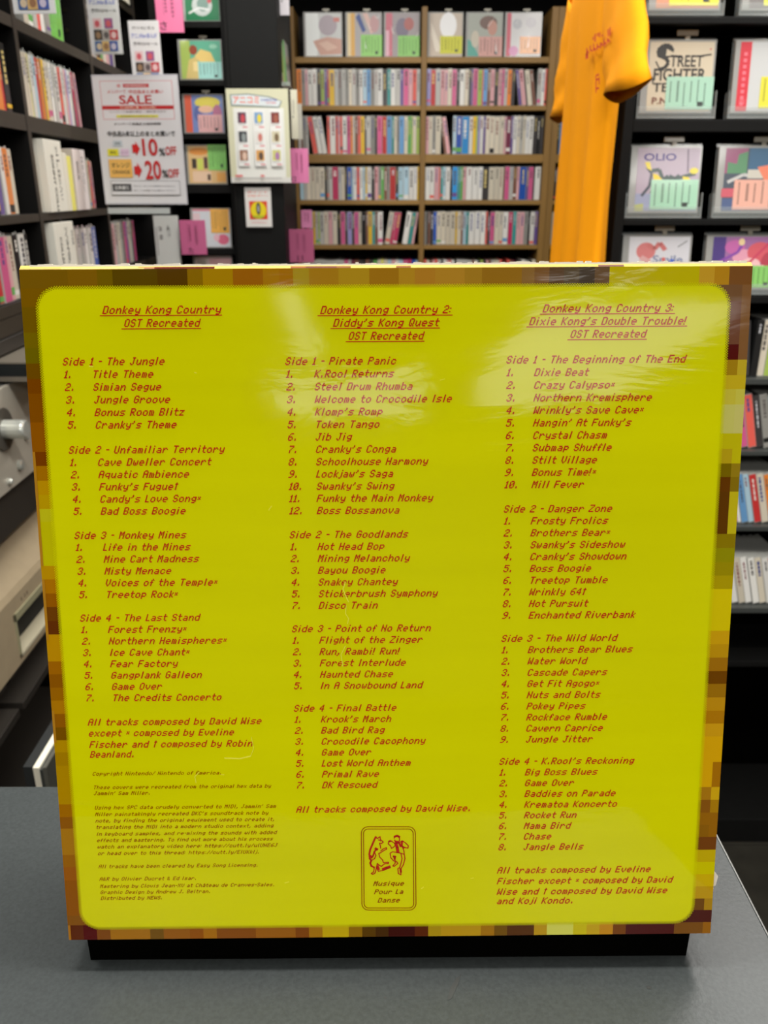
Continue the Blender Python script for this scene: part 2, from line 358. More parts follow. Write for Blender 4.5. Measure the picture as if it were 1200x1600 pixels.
def pixtext(m, s, x, zc, p, ph=None, ink=None, y=-.0008):
    """italic dot-matrix lettering: one quad per horizontal run of dots; zc is the middle of the capitals"""
    ph = ph or p; ink = ink or INK; cx = 0
    for ch in s:
        if ch == ' ': cx += 4; continue
        g = FONT[ch]; n = len(g); pad = 0 if (n >= 3 or ch in ".,'!:") else (3 - n) / 2
        for r in range(8):
            c = 0
            while c < n:
                if g[c] >> r & 1:
                    c1 = c
                    while c1 < n and g[c1] >> r & 1: c1 += 1
                    sh = (6 - r) * .34
                    o_ = .12 if p > .0003 else .05; g_ = .42 if n >= 3 else 0; k_ = .88 if n >= 3 else 1; xa = x + (cx + pad + g_ + c * k_ + sh - o_) * p; xb = x + (cx + pad + g_ + c1 * k_ + sh + o_) * p
                    zt = zc + (3.54 - r) * ph; zb = zt - (1.2 if p > .0003 else 1.08) * ph
                    m.poly([(xa, y, zb), (xb, y, zb), (xb + .1 * p, y, zt), (xa + .1 * p, y, zt)], ink); c = c1
                else: c += 1
        cx += n + 2 if ch in ".,'!:" else max(n, 3) + 1
PW = .000456; PH = .000475; LP = .0055
def block(name, x, vtop, lines, first, tab=.0126):
    """lines[0] is the side heading, the rest are numbered tracks"""
    m = MB()
    for i, t in enumerate(lines):
        v = vtop - (first + i) * LP
        if i == 0: pixtext(m, t, x, v, PW, PH)
        else:
            nm, tt = t.split('|'); pixtext(m, nm + '.', x + .0003, v, PW, PH); pixtext(m, tt, x + tab, v, PW, PH)
    o = m.build(name, boxo); return o
def numbered(ls, nums=None): return [ls[0]] + ['%d|%s' % ((nums[i] if nums else i + 1), t) for i, t in enumerate(ls[1:])]
def heading(lines):
    m = MB()
    for s, xl, xr, y in lines:
        (ua, va), (ub, vb) = uv(xl, y), uv(xr, y); p = (ub - ua) / (twidth(s) - 1 + 2)
        pixtext(m, s, ua + p, (va + vb) / 2, p, PH * 1.02)
        m.rect(ua - .0005, ub + .0003, va - 5.9 * PH, va - 5.0 * PH, INK, -.0008)
    m.build('heading', boxo)
heading([("Donkey Kong Country", 158, 346, 484), ("OST Recreated", 192, 313, 504.5)])
heading([("Donkey Kong Country 2:", 498, 706, 484), ("Diddy's Kong Quest", 518, 686, 504), ("OST Recreated", 542, 662, 524.5)])
heading([("Donkey Kong Country 3:", 845, 1053, 481.5), ("Dixie Kong's Double Trouble!", 824, 1072, 501.5), ("OST Recreated", 888, 1009, 521.5)])
XA, XB, XC = -.1417, -.0449, .0516; VA, VB, VC = .2787, .2783, .2784
for first, ls in ((0, ["Side 1 - The Jungle", "Title Theme", "Simian Segue", "Jungle Groove", "Bonus Room Blitz", "Cranky's Theme"]),
                  (7, ["Side 2 - Unfamiliar Territory", "Cave Dweller Concert", "Aquatic Ambience", "Funky's Fugue\u2020", "Candy's Love Song*", "Bad Boss Boogie"]),
                  (14, ["Side 3 - Monkey Mines", "Life in the Mines", "Mine Cart Madness", "Misty Menace", "Voices of the Temple*", "Treetop Rock*"]),
                  (21, ["Side 4 - The Last Stand", "Forest Frenzy*", "Northern Hemispheres*", "Ice Cave Chant*", "Fear Factory", "Gangplank Galleon", "Game Over", "The Credits Concerto"])):
    block('track_list', XA, VA, numbered(ls), first)
for first, ls, nums in ((0, ["Side 1 - Pirate Panic", "K.Rool Returns", "Steel Drum Rhumba", "Welcome to Crocodile Isle", "Klomp's Romp", "Token Tango", "Jib Jig", "Cranky's Conga", "Schoolhouse Harmony", "Lockjaw's Saga", "Swanky's Swing", "Funky the Main Monkey", "Boss Bossanova"], None),
                  (14, ["Side 2 - The Goodlands", "Hot Head Bop", "Mining Melancholy", "Bayou Boogie", "Snakey Chantey", "Stickerbrush Symphony", "Disco Train"], (1, 2, 3, 4, 5, 7)),
                  (22, ["Side 3 - Point of No Return", "Flight of the Zinger", "Run, Rambi! Run!", "Forest Interlude", "Haunted Chase", "In A Snowbound Land"], None),
                  (29, ["Side 4 - Final Battle", "Krook's March", "Bad Bird Rag", "Crocodile Cacophony", "Game Over", "Lost World Anthem", "Primal Rave", "DK Rescued"], None)):
    block('track_list', XB, VB, numbered(ls, nums), first, .0126)
for first, ls in ((0, ["Side 1 - The Beginning of The End", "Dixie Beat", "Crazy Calypso*", "Northern Kremisphere", "Wrinkly's Save Cave*", "Hangin' At Funky's", "Crystal Chasm", "Submap Shuffle", "Stilt Village", "Bonus Time!*", "Mill Fever"]),
                  (12, ["Side 2 - Danger Zone", "Frosty Frolics", "Brothers Bear*", "Swanky's Sideshow", "Cranky's Showdown", "Boss Boogie", "Treetop Tumble", "Wrinkly 64\u2020", "Hot Pursuit", "Enchanted Riverbank"]),
                  (23, ["Side 3 - The Wild World", "Brothers Bear Blues", "Water World", "Cascade Capers", "Get Fit Agogo*", "Nuts and Bolts", "Pokey Pipes", "Rockface Rumble", "Cavern Caprice", "Jungle Jitter"]),
                  (34, ["Side 4 - K.Rool's Reckoning", "Big Boss Blues", "Game Over", "Baddies on Parade", "Krematoa Koncerto", "Rocket Run", "Mama Bird", "Chase", "Jangle Bells"])):
    block('track_list', XC, VC, numbered(ls), first, .0124)
def para(name, x, rows, p=PW, ph=PH, ink=None):
    m = MB()
    for s, xr, y in rows:
        xl, = (x,); ub, v = uv(xr, y); pp = (ub - xl) / (twidth(s) - 1 + 2.2)
        pixtext(m, s, xl, v, pp, ph, ink)
    return m.build(name, boxo)
para('credits_text', XA + .0005, [("All tracks composed by David Wise", 411, 1125), ("except * composed by Eveline", 368, 1142.5), ("Fischer and \u2020 composed by Robin", 397, 1160), ("Beanland.", 213, 1177)])
para('credits_text', XB, [("All tracks composed by David Wise.", 738, 1261)])
para('credits_text', XC, [("All tracks composed by Eveline", 1018, 1356), ("Fischer except * composed by David", 1052, 1372.5), ("Wise and \u2020 composed by David Wise", 1044, 1389), ("and Koji Kondo.", 898, 1405)])
SM = .00027
para('small_print', XA + .0011, [("Copyright Nintendo/ Nintendo of America.", 348, 1206), ("These covers were recreated from the original hex data by", 425, 1226.5), ("Jammin' Sam Miller.", 237, 1237.5),
     ("Using hex SPC data crudely converted to MIDI, Jammin' Sam", 433, 1258), ("Miller painstakingly recreated DKC's soundtrack note by", 421, 1268.5), ("note, by finding the original equipment used to create it,", 431, 1278.5),
     ("translating the MIDI into a modern studio context, adding", 429, 1288.5), ("in keyboard samples, and re-mixing the sounds with added", 434, 1299), ("effects and mastering. To find out more about his process", 428, 1309),
     ("watch an explanatory video here: https://cutt.ly/ulUHE6J", 435, 1319), ("or head over to this thread: https://cutt.ly/EIUKklj.", 407, 1329.5), ("All tracks have been cleared by Easy Song Licensing.", 405, 1350),
     ("A&R by Olivier Ducret & Ed Isar.", 309, 1370.5), ("Mastering by Clovis Jean-XV at Ch\u00e2teau de Cranves-Sales.", 431, 1380.5), ("Graphic Design by Andrew J. Beltran.", 331, 1391), ("Distributed by NEWS.", 256, 1401)], SM, SM, INKS)
# ---- label emblem: double frame, dancing cat-like animal and man
m = MB(); ye = -.0008
def line(pts, wd, ink=INK, closed=False):
    if closed: pts = pts + [pts[0]]
    P_ = [uv(540 + a / 8.571, 1270 + b / 8.571) for a, b in pts]
    for (a, b), (c, d) in zip(P_, P_[1:]):
        ln = math.hypot(c - a, d - b) or 1; nx, nz = -(d - b) / ln * wd / 2, (c - a) / ln * wd / 2; ex, ez = (c - a) / ln * wd * .3, (d - b) / ln * wd * .3
        m.poly([(a + nx - ex, ye, b + nz - ez), (a - nx - ex, ye, b - nz - ez), (c - nx + ex, ye, d - nz + ez), (c + nx + ex, ye, d + nz + ez)][::-1], ink)
def rrect(l, t, r, b, rad):
    o = []
    for cx_, cy_, a0 in ((r - rad, t + rad, -90), (r - rad, b - rad, 0), (l + rad, b - rad, 90), (l + rad, t + rad, 180)):
        for i in range(7): a = math.radians(a0 + i * 15); o.append((cx_ + rad * math.cos(a) + (8 if cy_ > 700 else 0), cy_ + rad * math.sin(a)))
    return o
line(rrect(210, 176, 934, 1290, 90), .00038, INKS, True); line(rrect(240, 206, 904, 1262, 62), .00038, INKS, True)
TH = .0005
line([(405, 310), (385, 350), (360, 410), (330, 480), (318, 540), (325, 600), (345, 630), (330, 660), (345, 700), (385, 720)], .0009)
line([(405, 310), (425, 335), (440, 322), (462, 308), (465, 345), (505, 380), (480, 400), (455, 395), (465, 430), (470, 465)], TH)
line([(470, 500), (500, 475), (545, 455), (550, 475), (510, 495), (465, 525), (445, 530), (455, 580), (495, 620), (505, 655), (575, 650), (570, 668), (520, 672), (480, 705), (450, 690), (425, 665)], TH)
line([(420, 470), (385, 510), (370, 560), (350, 590), (335, 560)], .0008); line([(385, 510), (405, 560), (390, 600), (360, 620)], TH)
line([(385, 720), (375, 780), (345, 800), (365, 812), (395, 795), (415, 720), (425, 665)], TH)
line([(415, 720), (440, 770), (500, 760), (595, 722)], TH); line([(500, 745), (550, 725), (590, 712)], .0014); line([(430, 700), (445, 745)], .001)
line([(440, 350), (470, 365)], TH); line([(400, 465), (425, 480)], .0012)
line([(650, 330), (655, 305), (690, 295), (720, 310), (722, 360), (700, 395), (670, 390), (655, 350)], TH); line([(655, 308), (690, 298), (720, 312)], .0011); line([(675, 378), (700, 382)], .0013)
line([(660, 400), (610, 365), (575, 380), (570, 405), (600, 430), (615, 465), (640, 450), (660, 430)], TH); line([(580, 372), (600, 365)], .0009)
line([(700, 395), (760, 365), (800, 390), (840, 430), (835, 462), (800, 455), (760, 440), (780, 500), (785, 545)], TH); line([(755, 370), (750, 430), (780, 460)], .001)
line([(672, 400), (690, 450), (700, 515)], .0015); line([(720, 400), (735, 440)], .0009)
line([(785, 545), (740, 530), (690, 520), (630, 510), (595, 530), (605, 590), (640, 630), (680, 640), (700, 665), (650, 705), (632, 700), (665, 660), (660, 620), (640, 570)], TH)
line([(740, 530), (755, 600), (745, 650), (725, 720), (700, 735), (705, 800), (740, 818), (742, 735), (775, 680), (795, 600), (785, 545)], TH); line([(735, 735), (740, 780)], .001); line([(640, 570), (665, 575), (655, 610)], .0009)
for s, xl, xr, y in (("Musique", 365, 795, 935), ("Pour La", 378, 785, 1045), ("Danse", 425, 738, 1158)):
    (ua, va), (ub, vb) = uv(540 + xl / 8.571, 1270 + y / 8.571), uv(540 + xr / 8.571, 1270 + y / 8.571)
    p = (ub - ua) / (twidth(s) + 1); pixtext(m, s, ua, va, p, .00036, INKS)
m.build('label_emblem', boxo)

# creases of the shrink film, their glint painted in pale yellow
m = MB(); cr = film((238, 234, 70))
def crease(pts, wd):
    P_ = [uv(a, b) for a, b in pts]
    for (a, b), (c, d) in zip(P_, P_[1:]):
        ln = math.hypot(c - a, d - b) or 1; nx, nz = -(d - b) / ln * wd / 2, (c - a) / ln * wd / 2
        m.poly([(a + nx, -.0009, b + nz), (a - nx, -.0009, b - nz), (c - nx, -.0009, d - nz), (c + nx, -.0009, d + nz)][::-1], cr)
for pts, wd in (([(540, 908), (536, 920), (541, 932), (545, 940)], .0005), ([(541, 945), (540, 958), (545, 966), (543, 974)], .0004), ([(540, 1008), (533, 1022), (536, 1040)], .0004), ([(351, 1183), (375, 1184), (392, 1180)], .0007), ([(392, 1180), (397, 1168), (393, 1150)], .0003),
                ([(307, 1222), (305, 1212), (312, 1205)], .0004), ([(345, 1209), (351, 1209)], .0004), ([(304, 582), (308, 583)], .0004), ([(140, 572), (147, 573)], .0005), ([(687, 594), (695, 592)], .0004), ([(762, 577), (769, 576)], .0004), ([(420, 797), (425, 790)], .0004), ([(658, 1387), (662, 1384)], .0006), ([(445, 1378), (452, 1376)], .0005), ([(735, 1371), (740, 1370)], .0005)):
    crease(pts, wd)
m.build('film_crease_glint', boxo)['kind'] = 'stuff'
# ------------------------------------------------------------------ table, added stand with its shade wedge
TZ = HC - .3603
tabo = empty('counter_table', 'dark grey laminate table top on a black base, under the yellow box', 'table', frame((-.18, .25, 0)))
lam = noisy(mat((55, 59, 59), .30, key='lam', spec=.3), 520, .14, .04)
nt = lam.node_tree
def slab(name, x0, x1, y0, y1, z0, z1, mt, parent, bevel=.0015):
    m = MB(); pl = parent.matrix_world.translation if parent is not None else Vector()
    m.box(x0 - pl.x, x1 - pl.x, y0 - pl.y, y1 - pl.y, z0 - pl.z, z1 - pl.z, mt); return m.build(name, parent, bevel=bevel)
slab('table_top', -.56, .1988, .06, .4374, TZ - .028, TZ, lam, tabo, .0008)
slab('edge_band', .1989, .1997, .06, .4374, TZ - .028, TZ - .0006, mat((120, 120, 116), .4), tabo, 0)
slab('base_cabinet', -.54, .17, .09, .41, 0, TZ - .028, BLACK, tabo)
m = MB(); TO = tabo.matrix_world.translation; sc_ = mat((30, 33, 30), .5)
def onT(px, py):
    v = (800 - py) / FPX; k = (TZ - HC) / (-sp + v * cp); return ((px - 600) / FPX * k - TO.x, (cp + v * sp) * k - TO.y, TZ + .0002)
m.poly([onT(a, b) for a, b in ((721, 1522), (716, 1538), (706, 1560), (699, 1564), (703, 1545), (712, 1530))][::-1], sc_); m.build('scuff_mark', tabo); m = MB()
m.poly([onT(a, b) for a, b in ((1009, 1541), (1017, 1542), (1018, 1546), (1011, 1545))][::-1], sc_)
m.build('scuff_mark', tabo)
st = empty('display_stand', 'added black easel stand, its wedge standing in for shade under the record box', 'stand', BM)
m = MB(); iB = BM.inverted(); fr = [Vector((x, y, -.0004)) for x, y in ((-.150, .003), (.149, .003), (.149, .050), (-.150, .050))]  # black wedge drawn in place of the dark shade band under the box
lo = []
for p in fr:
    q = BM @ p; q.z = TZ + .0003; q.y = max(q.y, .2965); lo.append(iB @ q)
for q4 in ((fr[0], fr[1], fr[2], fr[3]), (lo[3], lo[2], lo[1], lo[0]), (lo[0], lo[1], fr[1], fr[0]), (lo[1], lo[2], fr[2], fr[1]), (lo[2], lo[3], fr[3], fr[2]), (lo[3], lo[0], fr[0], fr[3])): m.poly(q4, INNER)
m.build('shade_wedge', st)
m = MB()
for s_ in (-.09, .09):
    m.box(s_ - .006, s_ + .006, .0512, .0545, -.003, .16, BLACK)
m.build('back_rail', st)
bi = BM.inverted()
m = MB()
for s_ in (-.09, .09):
    a = Vector((s_, .0545, .15)); b = bi @ Vector(((BM @ a).x, .424, TZ + .0045)); m.tube([a, b], .0035, BLACK)
    a2 = Vector((s_, .050, -.003)); b2 = bi @ Vector(((BM @ a2).x, .424, TZ + .0035)); m.tube([bi @ Vector(((BM @ a2).x, .352, TZ + .0035)), b2], .0034, BLACK)
m.build('strut', st)
# ------------------------------------------------------------------ disc cases standing spine out
PAL = dict(W=((226, 224, 218), 'white'), w=((214, 204, 184), 'cream'), g=((142, 140, 134), 'grey'), h=((192, 190, 184), 'light grey'), d=((62, 58, 58), 'charcoal'), k=((24, 23, 23), 'black'),
    r=((190, 50, 50), 'red'), R=((226, 96, 84), 'coral red'), p=((208, 92, 140), 'pink'), P=((222, 168, 172), 'pale pink'), m=((186, 48, 92), 'crimson'), o=((226, 130, 44), 'orange'),
    y=((226, 184, 40), 'yellow'), Y=((228, 222, 110), 'pale yellow'), l=((160, 184, 84), 'lime green'), G=((96, 168, 84), 'green'), t=((52, 146, 142), 'teal'), b=((104, 156, 204), 'sky blue'),
    B=((34, 84, 178), 'deep blue'), c=((36, 146, 216), 'bright blue'), v=((104, 78, 146), 'violet'), V=((158, 150, 204), 'lavender'), n=((128, 84, 66), 'brown'), a=((112, 40, 66), 'maroon'), s=((172, 202, 216), 'pale blue'))
CAT = 'disc case'
rnd = random.Random(11)
def spine(name, t, h, depth, code, sleeve=False, fine=True):
    """one closed case: box body, coloured spine card, printed title marks, raised caps"""
    rgb = PAL[code][0]; j = rnd.uniform(.94, 1.04); rgb = tuple(int(min(255, c * j)) for c in rgb)
    m = MB(); body = mat((168, 168, 162) if sum(rgb) > 240 else (40, 40, 40), .3, .3)
    m.box(0, t, .0006, depth, 0, h, body)
    sm = mat(rgb, .35, .35)
    e = t * .05
    m.box(e, t - e, -.0002, .001, h * .015, h * .985, sm)
    light = sum(rgb) > 380
    inkc = rnd.choice([(70, 66, 70), (120, 40, 50), (60, 70, 130), (90, 84, 80)]) if light else rnd.choice([(226, 222, 214), (210, 190, 120), (200, 200, 204)])
    ink = mat(inkc, .5)
    if fine and t > .006:
        z = h * rnd.uniform(.86, .94); cx = t * rnd.uniform(.4, .6); wd = t * rnd.uniform(.1, .2)
        for q in range(rnd.randint(3, 7)):
            l = h * rnd.uniform(.02, .09)
            if z - l < h * .1: break
            m.rect(cx - wd, cx + wd, z - l, z, ink, -.0003); z -= l + h * rnd.uniform(.008, .03)
        if rnd.random() < .2:
            c2 = mat(PAL[rnd.choice('RpbkyGvW')][0], .4, .3); zz = h * rnd.uniform(.03, .12); m.rect(e, t - e, zz, zz + h * rnd.uniform(.05, .13), c2, -.00035)
    if sleeve:                                # crinkled mouth of the clear sleeve above the case
        sl = mat((206, 208, 204), .15, .8)
        for q in range(rnd.randint(1, 2)):
            a = rnd.uniform(.1, .6) * t; b = a + rnd.uniform(.2, .4) * t; y = rnd.uniform(0, .012); z = h + rnd.uniform(.003, .007)
            m.box(a, b, y, y + .0004, h - .002, z, sl)
    return m.build(name)
def parse(spec):
    import re
    return [(c, float(n), s) for c, n, s in re.findall(r'([A-Za-z_])([\d.]+)([/\\]?)', spec)]
def row(P, rz, spec, length, h, depth, place, group, sleeve=False, lean=0.16, jit=.004, first='left', hv=.02):
    """fill a shelf from its left end; '/' leans to the right at the top, a backslash to the left"""
    it = parse(spec); tot = sum(n for _, n, _ in it); k = length / tot; x = 0; n = 0
    real = [q for q in it if q[0] != '_']; N = len(real)
    for c, wd, s in it:
        wd *= k
        if c == '_': x += wd; continue
        n += 1; hh = h * (1 - rnd.random() * hv)
        if s: hh *= .99
        th = 0 if not s else (lean if s == '/' else -lean)
        t = wd * .97 if not s else wd * .93
        o = spine('disc_case', t, hh, depth, c, sleeve)
        yo = rnd.uniform(0, jit); z = 0
        if th > 0: z = t * math.sin(th)
        loc = P + Matrix.Rotation(rz, 3, 'Z') @ Vector((x, yo, z + .0004))
        o.matrix_world = Matrix.Translation(loc) @ Matrix.Rotation(rz, 4, 'Z') @ Matrix.Rotation(th, 4, 'Y')
        tag(o, '%s disc case, %s from left, %s' % (('leaning ' if s else '') + PAL[c][1], ordinal(n), place), CAT, group)
        x += wd

def board(parent, name, a, b, mt, bevel=.001):
    """axis aligned board between world corners a and b under a rotated or plain parent"""
    m = MB(); inv = parent.matrix_world.inverted(); A, B = inv @ Vector(a), inv @ Vector(b)
    m.box(min(A.x, B.x), max(A.x, B.x), min(A.y, B.y), max(A.y, B.y), min(A.z, B.z), max(A.z, B.z), mt)
    return m.build(name, parent, bevel=bevel)
# ------------------------------------------------------------------ wooden bookcase at the back
YW = 3.40; DW = .19
wb = empty('wooden_bookcase', 'brown wooden bookcase of open shelves full of disc cases against the back wall', 'bookcase', frame((.2, YW, 0)))
def xz(px, py, Y): p = at(px, py, Y); return p.x, p.z
PXL = (at(451, 240, YW).x, at(465.5, 240, YW).x); PXM = (at(656.5, 240, YW).x, at(664.5, 240, YW).x); PXR = (at(849.5, 240, YW).x, at(859, 240, YW).x); PX2 = (at(859.5, 240, YW).x, at(869, 240, YW).x)
ZT = at(600, 10, YW).z
for a, b in (PXL, PXM, PXR, PX2, (PX2[1] + .44, PX2[1] + .47)):
    board(wb, 'side_panel', (a, YW, 0), (b, YW + DW + .02, ZT), WOODV)
BZ = []
for y0_, y1_ in ((88.5, 98), (165, 172.5), (241, 254.5), (313, 320), (383, 389.5)): BZ.append((at(600, y0_, YW).z, at(600, y1_, YW).z))
zz = BZ[-1][1] - .17
for z in range(4): BZ.append((zz, zz - .018)); zz -= .24
BAYS = ((PXL[1], PXM[0]), (PXM[1], PXR[0]), (PX2[1], PX2[1] + .44))
for xa, xb in BAYS:
    for z1, z0 in BZ: board(wb, 'shelf_board', (xa, YW + .004, z0), (xb, YW + DW, z1), WOODH)
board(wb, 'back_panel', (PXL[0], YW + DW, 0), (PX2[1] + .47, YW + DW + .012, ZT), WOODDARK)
SL = ["o9 g5 P5 W7 W8 d6 l6 v5 r3 y9 h6 g6 h6 g5 w6 h6 g6 W6 s6 b7 g6 h5 W9 d7 t6 W8 h8 v5 p9 P6 R7 h6",
      "h5 n3 g6 h4 _8 R9\\ W8\\ W8\\ R5 W10 R4 P4 R4 W8 p6 o4 w4 n5 R5 y7 d3 h8 g7 d4 p9 r8 b9 t4 w5 g4 b9 w6 G6 l3 w6 l6",
      "s6 h5 w7 w7 w7 w8 k3 g4 h5 m10 h5 w5 d4 B7 s3 W5 R5 W5 s4 y3 W7 d5 P6 g4 G5 n5 g4 r10 d4 s8 s9 W7 W6 y3",
      "p16 h5 y4 h5 l3 h7 w8 P8 w8 k3 d3 p8 d4 V8 d4 p8 w5 k8 n4 y7 t5 n5 W9 _3 w9/ m5/ m8/ _9 W10/ t7/ P4/ _8"]
SR = ["V7 r8 h8 P7 P5 w7 p8 d5 W8 w7 d4 v3 p8 l7 R2 b7 n5 P7 d6 P6 p4 h5 o7 d6 _8 v5\\ P8\\ _2 w8\\ n6\\ h6 W6 R3",
      "P5 w7 g5 w10 _7 n4\\ P7\\ _3 s6 B10 c13 W6 y6 l3 V4 W6 v4 w8 w8 w9 w8 P4 a8 v4 W7 w5 h5 w5 W6 W8 d6 k6 d6",
      "W7 W7 P7 R2 t4 s4 W7 k3 c8 t4 G4 P5 W9 W9 W7 d9 w8 w8 w6 n2 p7 h6 n5 P4 B11 v3 p7 d2 W9",
      "g4 k2 n3 d5 B5 w7 w7 w7 w8 y3 w6 n3 s5 t4 W9 W9 W8 R3 d4 p7 w7 w6 W8 m7 t6 P6 P6 g6 k3 W7 v5"]
S3 = ["d6 w6 R5 w6 b5 W7", "d4 b9 s6 W9 h9", "d4 R9 d6 d8 k6", "w9 w8 g5 w8"]
LEV = ('second shelf down', 'third shelf down', 'fourth shelf down', 'fifth shelf down')
HS = [at(600, t_, YW + .016).z - BZ[i + 1][0] for i, t_ in enumerate((107, 180.5, 260, 330))]
for i in range(4):
    z = BZ[i + 1][0]
    row(Vector((BAYS[0][0] + .002, YW + .016, z)), 0, SL[i], BAYS[0][1] - BAYS[0][0] - .004, HS[i], .14, '%s, left wooden bay' % LEV[i], 'disc cases in the wooden bookcase')
    row(Vector((BAYS[1][0] + .002, YW + .016, z)), 0, SR[i], BAYS[1][1] - BAYS[1][0] - .004, HS[i], .14, '%s, middle wooden bay' % LEV[i], 'disc cases in the wooden bookcase')
    row(Vector((BAYS[2][0] + .002, YW + .016, z)), 0, S3[i], .085, HS[i] * .97, .14, '%s, beside the orange shirt' % LEV[i], 'disc cases in the wooden bookcase')
def mass(name, P, rz, spec, length, h, depth, label, parent=None):
    mb = MB(); it = parse(spec); k = length / sum(n for _, n, _ in it); x = 0
    for c, wd, s in it:
        wd *= k
        if c != '_':
            hh = h * (1 - rnd.random() * .03); mb.box(x, x + wd * .94, 0, depth, 0, hh, mat(PAL[c][0], .35, .35)); mb.box(x + wd * .3, x + wd * .6, -.0004, 0, hh * .5, hh * .9, mat((110, 104, 104), .5))
        x += wd
    o = mb.build(name); o.matrix_world = Matrix.Translation(P) @ Matrix.Rotation(rz, 4, 'Z'); return tag(o, label, CAT, kind='stuff')
zb = BZ[4][1] - .17 + .0004
mb_ = "h5 h5 h5 h5 h5 h5 h5 h5 h5 h5 h5 h5 p6 h4 a5 n6 d6 k4 n5 d6 G6 w5 Y4 w6 s5 P6 W5 s6 p7 m5 B6 s3 R5 w6 _2 n3 P5 R5 h7 d4 W6 P5 R4 W6 k4 h5 h8 h8 h8 n5 W6 d5 l5 d6 P4 n5 h5 w6 w5 R5 _9 R5 n6 a4 _12 W7 h7 k6 w7"
mass('disc_case_row', Vector((BAYS[0][0] + .002, YW + .014, zb)), 0, mb_[:mb_.index('R5 w6 _2')], BAYS[0][1] - BAYS[0][0] - .004, .13, .14, 'bottom visible row of small disc cases in the wooden bookcase, left bay')
mass('disc_case_row', Vector((BAYS[1][0] + .002, YW + .014, zb)), 0, mb_[mb_.index('R5 w6 _2'):], BAYS[1][1] - BAYS[1][0] - .004, .13, .14, 'bottom visible row of small disc cases in the wooden bookcase, middle bay')

# ------------------------------------------------------------------ face-out cases
def coverT(M, W, H, shapes, label, group, sticker=None, holder=False, clip=True, obi=None, seed=0, wrinkle=0):
    """a case shown face out: case body, printed sheet, price sticker, plastic holder with its tab"""
    e = empty('face_out_disc_case', label, CAT, M, group)
    m = MB(); m.box(0, W, 0, .009, 0, H, CASE); m.build('case', e, bevel=.0008)
    m = MB(); ins = .004 * (W / .142); m.T = Matrix.Translation((ins + (.010 if holder else .004), 0, ins))
    sw = W - 2 * ins - (.010 if holder else .004); art(m, shapes, sw, H - 2 * ins); m.build('cover_sheet', e)
    if sticker:
        x0, z0, x1, z1, col = sticker; m = MB(); m.rect(x0 * W, x1 * W, z0 * H, z1 * H, mat(col, .5, .5), -.0011)
        dk = tuple(int(c * .62) for c in col); r_ = random.Random(seed + 5)
        for q in range(6):                    # columns of vertical small print and a code mark
            xx = x0 * W + (x1 - x0) * W * (.08 + q * .145); lo = r_.uniform(.08, .3)
            z = z0 * H + (z1 - z0) * H * lo
            while z < z0 * H + (z1 - z0) * H * r_.uniform(.8, .93):
                m.rect(xx, xx + (x1 - x0) * W * (.05 if q == 1 else .03), z, z + H * .018, mat(dk, .5, .5), -.0012); z += H * .024
        m.rect(x0 * W + (x1 - x0) * W * .68, x0 * W + (x1 - x0) * W * .8, z0 * H + (z1 - z0) * H * .1, z0 * H + (z1 - z0) * H * .24, mat((50, 56, 54), .5), -.00125)
        m.build('price_sticker', e)
    if wrinkle:                               # creases of clear film, their glints painted near white
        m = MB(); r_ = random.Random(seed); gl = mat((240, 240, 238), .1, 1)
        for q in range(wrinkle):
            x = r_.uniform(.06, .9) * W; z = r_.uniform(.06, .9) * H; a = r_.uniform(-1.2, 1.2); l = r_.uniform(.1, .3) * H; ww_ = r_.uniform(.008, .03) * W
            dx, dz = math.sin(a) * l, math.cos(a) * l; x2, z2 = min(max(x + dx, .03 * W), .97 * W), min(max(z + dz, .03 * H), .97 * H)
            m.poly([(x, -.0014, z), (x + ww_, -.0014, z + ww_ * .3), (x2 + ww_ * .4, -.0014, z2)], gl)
        m.build('film_crease_glint', e)
    if holder:
        m = MB(); t = .0016; a = W + .006; zl = H * .30
        m.box(-.006, a, -.006, -.0044, -.008, .012, CLEARP); m.box(-.006, a, -.006, .016, -.010, -.008, CLEARP)
        m.box(-.006, -.0044, -.006, .016, -.008, zl, CLEARP); m.box(a - t, a, -.006, .016, -.008, zl, CLEARP)
        m.box(-.002, a - .004, .0115, .013, -.008, H + .006, CLEARP)
        rim = mat((128, 132, 130), .2, 1)
        m.box(-.0065, a + .0005, -.0066, -.0058, -.0105, -.0085, rim); m.box(-.0062, -.0046, -.0064, -.005, -.008, zl, rim); m.box(a - .0014, a + .0002, -.0064, -.005, -.008, zl, rim)
        m.box(-.002, a - .004, .0100, .0135, H + .0005, H + .003, rim)
        m.build('plastic_holder', e)
    if clip:
        m = MB(); s = .6 if not holder else 1; cxm = W * (.58 if not holder else .60)
        m.box(cxm - .021 * s, cxm + .021 * s, .003, .007, H + .008 * s, H + .019 * s, mat((176, 172, 156), .4, .3)); m.box(cxm - .004 * s, cxm + .006 * s, .004, .006, H - .001, H + .0085 * s, mat((176, 172, 156), .4, .3))
        m.build('price_tab', e, bevel=.0015 * s)
    return e
